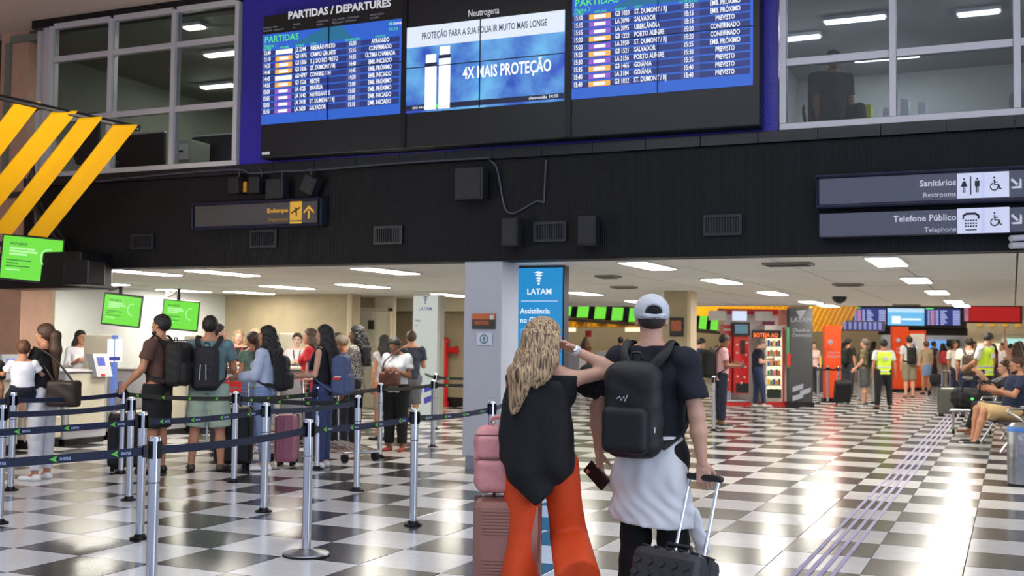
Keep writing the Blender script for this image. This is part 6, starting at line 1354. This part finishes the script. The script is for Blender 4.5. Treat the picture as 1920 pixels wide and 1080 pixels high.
fx, fy = fig_at(474, 17.3); person('light-haired woman half hidden behind the curly-haired woman', fx, fy, -120, 1.68, 'f', 'light', hair=('bun', 'blond'), top=dict(c=(96, 98, 104), sleeve=1.4), bottom=('trousers', (60, 80, 110)))
fx, fy = fig_at(468, 15.2); person('woman in a green top and jeans leaning over the luggage cart', fx, fy, -75, 1.62, 'f', 'tan', hair=('tail', 'brown', .1), top=dict(c=(92, 116, 104), sleeve=.4), bottom=('trousers', (90, 110, 150)), arms=[FWD, FWD], shoes=(220, 220, 225))
fx, fy = fig_at(494, 13.15)
g = person('curly-haired woman in a light denim jacket and jeans', fx, fy, -106, 1.68, 'f', 'tan', hair=('curly', 'black', .30, 1.15), top=dict(c=(176, 186, 212), sleeve=1.85, hem=-.02, e=.028, name='jacket', fold=.009), bottom=('trousers', (110, 130, 172), .97, .02), shoes=(222, 222, 228), arms=[((.1, .2, -1), (-.1, 1, -.1)), ((.1, .3, -1), (-.2, 1, -.15))], legs=[((.03, .12, -1), (0, -.05, -1), 5), ((.03, -.05, -1), (0, -.1, -1), 5)])
backpack(g, (18, 18, 22), 'small black backpack on the curly-haired woman', .42, .27, .14, cz=.24)
fx, fy = fig_at(554, 18.2); g = person('attendant in a white blouse with hair tied back behind the counter', fx, fy, 150, 1.62, 'f', 'pale', hair=('bun', 'brown'), top=dict(c=(226, 222, 226), sleeve=1.7), bottom=('trousers', (30, 30, 40)), arms=[HOLD, HOLD]); lanyard(g, (40, 40, 60))
fx, fy = fig_at(576, 16.4); person('woman in red behind the long-haired woman', fx, fy, -120, 1.68, 'f', 'tan', hair=('long', 'brown', .2), top=dict(c=(186, 34, 44), sleeve=.6), bottom=('trousers', (50, 50, 70)))
fx, fy = fig_at(602, 13.45)
g = person('woman with very long dark hair in a black tank top and jeans', fx, fy, -104, 1.70, 'f', 'light', hair=('long', 'black', .42, 1.1), top=dict(c=(16, 17, 24), sleeve=0, hem=-.05), bottom=('trousers', (44, 58, 98), .98, .02, .09, None), shoes=(212, 214, 220), arms=[((.05, .1, -1), (-.05, 1, -.05)), ((.05, .2, -1), (-.1, 1, -.12))])
t, cc = backpack(g, (70, 84, 122), 'blue-grey denim backpack with a red tag on the long-haired woman', .48, .3, .19, cz=.2); B().box(cc[0]-.16, cc[0]-.15, cc[1]-.04, cc[1]+.05, cc[2]-.05, cc[2]-.02).out('red_tag', redm, t); B().box(cc[0]-.162, cc[0]-.15, cc[1]-.05, cc[1]+.03, cc[2]-.02, cc[2]-.005).out('white_tag', paper, t)
fx, fy = fig_at(626, 16.2); person('dark-haired person in white behind the denim backpack', fx, fy, -115, 1.62, 'f', 'dark', hair=('bun', 'black'), top=dict(c=(220, 220, 224), sleeve=.6), bottom=('trousers', (30, 30, 36)))
fx, fy = fig_at(642, 15.8); person('person in navy looking down left of the patterned blouse', fx, fy, -130, 1.60, 'm', 'brown', hair=('short', 'grey'), top=dict(c=(34, 42, 72), sleeve=.8), bottom=('trousers', (34, 36, 50)), nod=18)
pat = M('leopard_print', (150, 146, 142), .8, var=0); nt = pat.node_tree; vz = nt.nodes.new('ShaderNodeTexVoronoi'); vz.inputs['Scale'].default_value = 34; vz.feature = 'DISTANCE_TO_EDGE'; tcn = nt.nodes.new('ShaderNodeTexCoord'); rp = nt.nodes.new('ShaderNodeValToRGB'); rp.color_ramp.interpolation = 'CONSTANT'; rp.color_ramp.elements[0].color = rgb((170, 160, 150)); rp.color_ramp.elements[1].color = rgb((28, 25, 26)); rp.color_ramp.elements[1].position = .12
nt.links.new(tcn.outputs['Object'], vz.inputs['Vector']); nt.links.new(vz.outputs['Distance'], rp.inputs['Fac']); nt.links.new(rp.outputs[0], nt.nodes['Principled BSDF'].inputs['Base Color'])
fx, fy = fig_at(664, 15.2)
person('woman in a black and white patterned blouse with a curly ponytail', fx, fy, -108, 1.72, 'f', 'brown', hair=('curly', 'black', .34, 1.1), top=dict(c=(150, 146, 142), mat=pat, sleeve=1.75, hem=-.08, e=.026, name='blouse'), bottom=('trousers', (16, 16, 20), .93, .012), shoes=(150, 110, 84), arms=[((.1, .15, -1), (-.1, .9, -.3)), ((.1, .2, -1), (-.3, .9, -.2))])
fx, fy = fig_at(716, 17.2); g = person('long dark-haired woman in white behind the lady in the T-shirt', fx, fy, -70, 1.60, 'f', 'tan', hair=('long', 'black', .3, 1.1), top=dict(c=(200, 200, 206), sleeve=0), bottom=('skirt', (150, 140, 130), .95))
fx, fy = fig_at(741, 15.55)
g = person('lady in a white T-shirt and black trousers looking down at her hands', fx, fy, 172, 1.58, 'f', 'brown', hair=('bun', 'black'), top=dict(c=(196, 200, 206), sleeve=.6, hem=-.04, e=.03), bottom=('trousers', (16, 17, 20), .95, .03), shoes=(170, 60, 50), nod=24, turn=10, fat=1.12, arms=[((.2, .1, -1), (-.55, .9, .3)), ((.2, .1, -1), (-.55, .9, .35))], curl=(.9, .9))
bag(g, (.02, .2, 1.0), (.15, .05, .1), (96, 58, 42), 'brown crossbody bag on the lady in the white T-shirt', strap=((.14, .19, 1.08), (.1, .16, 1.25), (-.1, .06, 1.42), (-.14, -.02, 1.4)))
fx, fy = fig_at(768, 18.6); person('person in a dark top mostly hidden by the white totem', fx, fy, -40, 1.68, 'm', 'tan', hair=('short', 'brown'), top=dict(c=(40, 44, 60), sleeve=.6), bottom=('shorts', (90, 90, 96), .5), arms=[((.2, .2, -1), (-.2, .6, .9)), DOWN])
fx, fy = fig_at(4, 11.6); person('person in black cut off by the left photo edge', fx-.3, fy, -60, 1.5, 'f', 'tan', hair=('short', 'black'), top=dict(c=(18, 18, 22), sleeve=.6), bottom=('trousers', (210, 210, 214)), hands=(1, 1))

# --- middle and far
def far(px, d, *a, **k): fx, fy = fig_at(px, d); return person(a[0], fx, fy, *a[1:], **k)
far(1097, 33.5, 'far woman with long auburn hair seen from behind', -20, 1.66, 'f', 'tan', hair=('long', 'auburn', .4, 1.2), top=dict(c=(110, 60, 40), sleeve=0), bottom=('trousers', (50, 50, 60)))
far(1163, 32.5, 'far black-haired person just left of the capped man', -20, 1.68, 'm', 'tan', hair=('short', 'black'), top=dict(c=(60, 50, 60), sleeve=.6), bottom=('trousers', (40, 40, 60)))
far(1300, 26.5, 'man in dark blue bending right beyond the pink-shirted man', 60, 1.68, 'm', 'light', hair=('short', 'black'), top=dict(c=(30, 38, 74), sleeve=.7), bottom=('trousers', (40, 44, 60)), lean=14, nod=14)
g = far(1352, 20.8, 'man in a pink T-shirt looking at his phone, black backpack', 58, 1.72, 'm', 'brown', hair=('short', 'black'), top=dict(c=(226, 176, 184), sleeve=.62, hem=-.08), bottom=('trousers', (34, 40, 62), .95, .012), shoes=(30, 30, 34), sole=(220, 220, 220), nod=24, fat=1.05, arms=[((.1, .1, -1), (-.1, 1, .0)), ((.1, .2, -1), (-.2, 1, .1))])
backpack(g, (20, 20, 22), 'large black backpack on the man in the pink T-shirt', .52, .33, .24, cz=.24); phone(g, 1, 'phone held by the man in the pink T-shirt')
g = far(1420, 27.2, 'man in a navy polo leaning by the vending machine with a phone', 66, 1.68, 'm', 'light', hair=('short', 'grey'), top=dict(c=(22, 28, 48), sleeve=.62, hem=-.06), bottom=('trousers', (40, 54, 88), .97), shoes=(200, 200, 200), nod=26, fat=1.12, lean=3, arms=[((.1, .1, -1), (-.1, 1, .15)), ((.1, .2, -1), (-.2, 1, .2))], legs=[((.02, .25, -1), (0, .1, -1), 5), ((.02, .0, -1), (0, -.1, -1), 5)]); phone(g, 1, 'phone held by the man in the navy polo')
far(1526, 35, 'far person in white behind the amber desk, left', 150, 1.6, 'f', 'light', hair=('short', 'black'), top=dict(c=(220, 190, 186), sleeve=.6), bottom=('trousers', (40, 40, 50))); 
g = far(1592, 33, 'person in black with a backpack beyond the orange totem', 40, 1.72, 'm', 'tan', hair=('short', 'black'), top=dict(c=(24, 24, 28), sleeve=.6), bottom=('trousers', (40, 44, 60))); backpack(g, (20, 20, 22), 'black backpack of the person beyond the orange totem', .44, .3, .2)
g = far(1621, 28.6, 'man in an olive T-shirt and grey shorts facing left', -84, 1.69, 'm', 'light', hair=('short', 'grey'), top=dict(c=(118, 108, 78), sleeve=.62, hem=-.06), bottom=('shorts', (84, 84, 86), .5, .03, .05), shoes=(40, 40, 42), sole=(200, 200, 190), arms=[DOWN, ((.1, .1, -1), (0, .7, -.7))]); backpack(g, (22, 22, 24), 'black backpack on the man in the olive T-shirt', .46, .3, .17)
vest_m = M('hi_vis_yellow', (206, 240, 60), .6, emit=(206, 240, 60), estr=.12) if False else M('hi_vis_yellow', (214, 246, 66), .6)
def vest(g, fem=False):
    make_top(g, (0, 0, 0), e=.034, sleeve=0, hem=-.06, mat=vest_m, neck=.5, name='safety_vest', sw=.17*g.s)
    rb = M('reflective_band', (190, 196, 200), .3, .2)
    for z0 in (.02, .12):
        S = SDF(.016, .02); S.cone(g.up((0, 0, z0-.05)), g.up((0, 0, z0+.1)), .14*g.s+.046, flat=(g.L[:, 1], .78)); S.clip(g.up((0, 0, z0+.022)), (0, 0, 1)); S.clip(g.up((0, 0, z0-.022)), (0, 0, -1)); np_mesh('reflective_band', [S.build()], rb, g.o)
    p = g.up((0, -.155, .34)); B().box(p[0]-.06, p[0]+.06, p[1]-.03, p[1]-.005, p[2]-.045, p[2]+.045, bev=.004).out('back_print', paper, g.o)
g = far(1657, 27.0, 'worker in a yellow reflective vest walking away, black trousers', -24, 1.68, 'm', 'tan', hair=('short', 'black'), top=dict(c=(214, 214, 216), sleeve=.7), bottom=('trousers', (18, 18, 22), .97, .02), legs=[((.14, .12, -1), (.05, .0, -1), 10), ((.16, -.1, -1), (.06, -.05, -1), 10)], arms=[((.3, .02, -1), (.1, .1, -1)), ((.2, .02, -1), (.1, .1, -1))], fat=1.06); vest(g)
g = far(1705, 33.2, 'man in a white T-shirt and khaki shorts walking away in the far hall', -24, 1.8, 'm', 'light', hair=('short', 'black'), top=dict(c=(196, 196, 196), sleeve=.65, hem=-.06), bottom=('shorts', (130, 122, 100), .5, .035, .05), shoes=(120, 100, 80)); backpack(g, (16, 16, 18), 'black backpack on the far man in the white T-shirt', .5, .27, .16)
far(1737, 35.5, 'woman in a beige top and denim skirt walking away', -24, 1.68, 'f', 'tan', hair=('bun', 'auburn'), top=dict(c=(160, 142, 116), sleeve=.9), bottom=('skirt', (106, 136, 176), .72, .014, .1), shoes=(40, 40, 40)); 
fx, fy = fig_at(1755, 35); t = thing('stroller', 'dark stroller beside the woman in the denim skirt', 'stroller', (fx, fy, 0)); np_mesh('seat', [SDF(.02, .03).box((0, 0, .5), (.18, .2, .16), .08).build()], dark_fab, t); b = B().tube([(-.2, -.3, .08), (0, 0, .5), (0, -.4, 1.0)], .02); b.tube([(.2, .3, .08), (0, 0, .5)], .02).out('frame', black_metal, t)
for dx, dy in ((-.2, -.3), (.2, -.3), (-.2, .3), (.2, .3)): B().tube([(dx-.02, dy, .08), (dx+.02, dy, .08)], .08, 12, nrm=(0, 1, 0)).out('wheel', rubber, t)
g = far(1768, 40, 'far person with a red backpack in the middle of the hall', -24, 1.62, 'f', 'tan', hair=('long', 'black', .2), top=dict(c=(170, 130, 120), sleeve=.6), bottom=('trousers', (150, 140, 130))); backpack(g, (200, 60, 70), 'red backpack worn in the middle of the far hall', .46, .3, .2)
g = far(1793, 30.5, 'bearded man in a pale shirt and navy trousers facing the camera', 150, 1.68, 'm', 'brown', hair=('short', 'black'), top=dict(c=(190, 184, 176), sleeve=.7), bottom=('trousers', (26, 32, 56), .97)); bag(g, (-.3, .05, .55), (.14, .1, .16), (20, 20, 24), 'black bag carried by the man facing the camera')
g = far(1814, 24.5, 'man in a cream T-shirt with a brown backpack reaching right', -10, 1.73, 'm', 'tan', hair=('short', 'black'), top=dict(c=(222, 214, 200), sleeve=.65, hem=-.1), bottom=('trousers', (36, 46, 76)), nod=16, arms=[((.7, .3, -.7), (.5, .6, -.6)), DOWN], side=4); backpack(g, (64, 48, 40), 'brown leather backpack on the man in the cream T-shirt', .46, .31, .18, mat=M('brown_leather', (64, 48, 40), .45), cz=.2)
g = far(1848, 23.6, 'worker in a lime vest over a white shirt bending his head, right', -60, 1.84, 'm', 'tan', hair=('short', 'black'), top=dict(c=(224, 224, 224), sleeve=.8), bottom=('trousers', (30, 30, 36)), nod=26, turn=100, arms=[((.2, .2, -1), (-.1, .8, -.4)), ((.2, .3, -1), (-.1, .8, -.4))]); vest(g)
for k, (px, d, h_, c, hc, lab) in enumerate([(1655, 43, 1.7, (40, 44, 60), 'black', 'tiny far figure in dark blue left of the white backpacker'), (1640, 40, 1.66, (120, 60, 60), 'black', 'tiny far figure in dull red near the olive-shirted man'), (1752, 43, 1.7, (60, 70, 100), 'brown', 'tiny far figure in slate blue before the blue shop screen'), (1862, 38, 1.62, (150, 30, 40), 'black', 'far figure in deep red right of the lime vest'), (1880, 36, 1.66, (210, 200, 200), 'black', 'far figure in white right of the lime vest'), (1912, 34, 1.7, (130, 26, 36), 'brown', 'far figure in maroon at the right photo edge'), (1778, 42, 1.68, (80, 50, 60), 'black', 'tiny far figure in plum beside the red backpack'), (1828, 41, 1.7, (70, 60, 56), 'brown', 'far figure in brown left of the lime vest'), (1897, 41, 1.64, (190, 120, 120), 'black', 'far figure in salmon pink near the right edge'), (1583, 38, 1.62, (180, 170, 170), 'black', 'tiny far figure in pale grey right of the orange totem')]):
    far(px, d, lab, random.choice([-24, 150, 60, -110]), h_, 'f' if k % 2 else 'm', 'tan', hair=('long' if k % 2 else 'short', hc), top=dict(c=c, sleeve=.6), bottom=('trousers', (50, 50, 66)), face=False)
# standing person with a raised arm behind the seated man
far(1908, 21.5, 'person with one arm raised behind the seated man', -24, 1.62, 'f', 'tan', hair=('long', 'brown', .15), top=dict(c=(150, 120, 110), sleeve=0), bottom=('trousers', (50, 50, 66)), arms=[DOWN, ((.25, .1, 1), (.1, .0, 1))])
# seated man
fx, fy = fig_at(1896, 16.6)
SIT = [((.06, 1, .06), (.0, .14, -1), 6), ((.12, 1, .0), (.0, .3, -1), 6)]
g = person('bearded man in a navy T-shirt and beige shorts seated on the bench with a phone', fx, fy, -112, 1.78, 'm', 'tan', hair=('buzz', 'brown'), top=dict(c=(26, 38, 66), sleeve=.62, hem=-.04), bottom=('shorts', (196, 168, 122), .47, .03, .05), shoes=(30, 30, 34), sole=(214, 206, 190), hip_z=.56, fat=1.15, lean=-12, nod=22, arms=[((.1, .5, -1), (-.2, 1, .3)), ((.15, .45, -1), (-.3, 1, .35))], legs=SIT)
g.o.location.z = 0.02; np_mesh('beard', [SDF(.009, .01).ell(g.hp((0, .04, -.07)), np.array((.06, .062, .052))*g.s, R=g.HT).clip(g.hp((0, 0, -.045)), g.HT@np.array((0, .3, 1.))).build()], hairm('brown'), g.o)
phone(g, 1, 'phone held by the seated man in navy')
for sd in (1, -1): B().tube([g.hp((.032*sd+.022*math.cos(a), .1, .008+.017*math.sin(a))) for a in np.linspace(0, 6.28, 12)], .0025, 5).out('glasses_rim', black_pl, g.o)
fx, fy = fig_at(1884, 18.6)
g = person('person in black seated beyond the bearded man, hands raised to a camera', fx, fy, -105, 1.66, 'f', 'light', hair=('short', 'brown'), top=dict(c=(20, 20, 24), sleeve=1.6), bottom=('trousers', (26, 26, 32)), shoes=(120, 76, 54), hip_z=.54, arms=[((.1, .8, -.4), (-.3, .6, .8)), ((.1, .8, -.4), (-.3, .6, .8))], legs=[((.06, 1, .02), (.0, .35, -1), 6), ((.08, 1, .0), (.0, .2, -1), 6)])
bench(g.x+.05, g.y+.2, math.radians(112), 2, 'second waiting bench farther back behind the seated man')
# person seated in the upper office
c = at(1563, 85, 13.45); person('dark-haired person in an office chair seen through the right window', c[0], c[1]-.0, 150, 1.7, 'm', 'brown', cell=.016, hair=('short', 'black'), top=dict(c=(30, 34, 50), sleeve=.8), bottom=('trousers', (30, 30, 36)), z=3.7, hip_z=.56, legs=SIT)
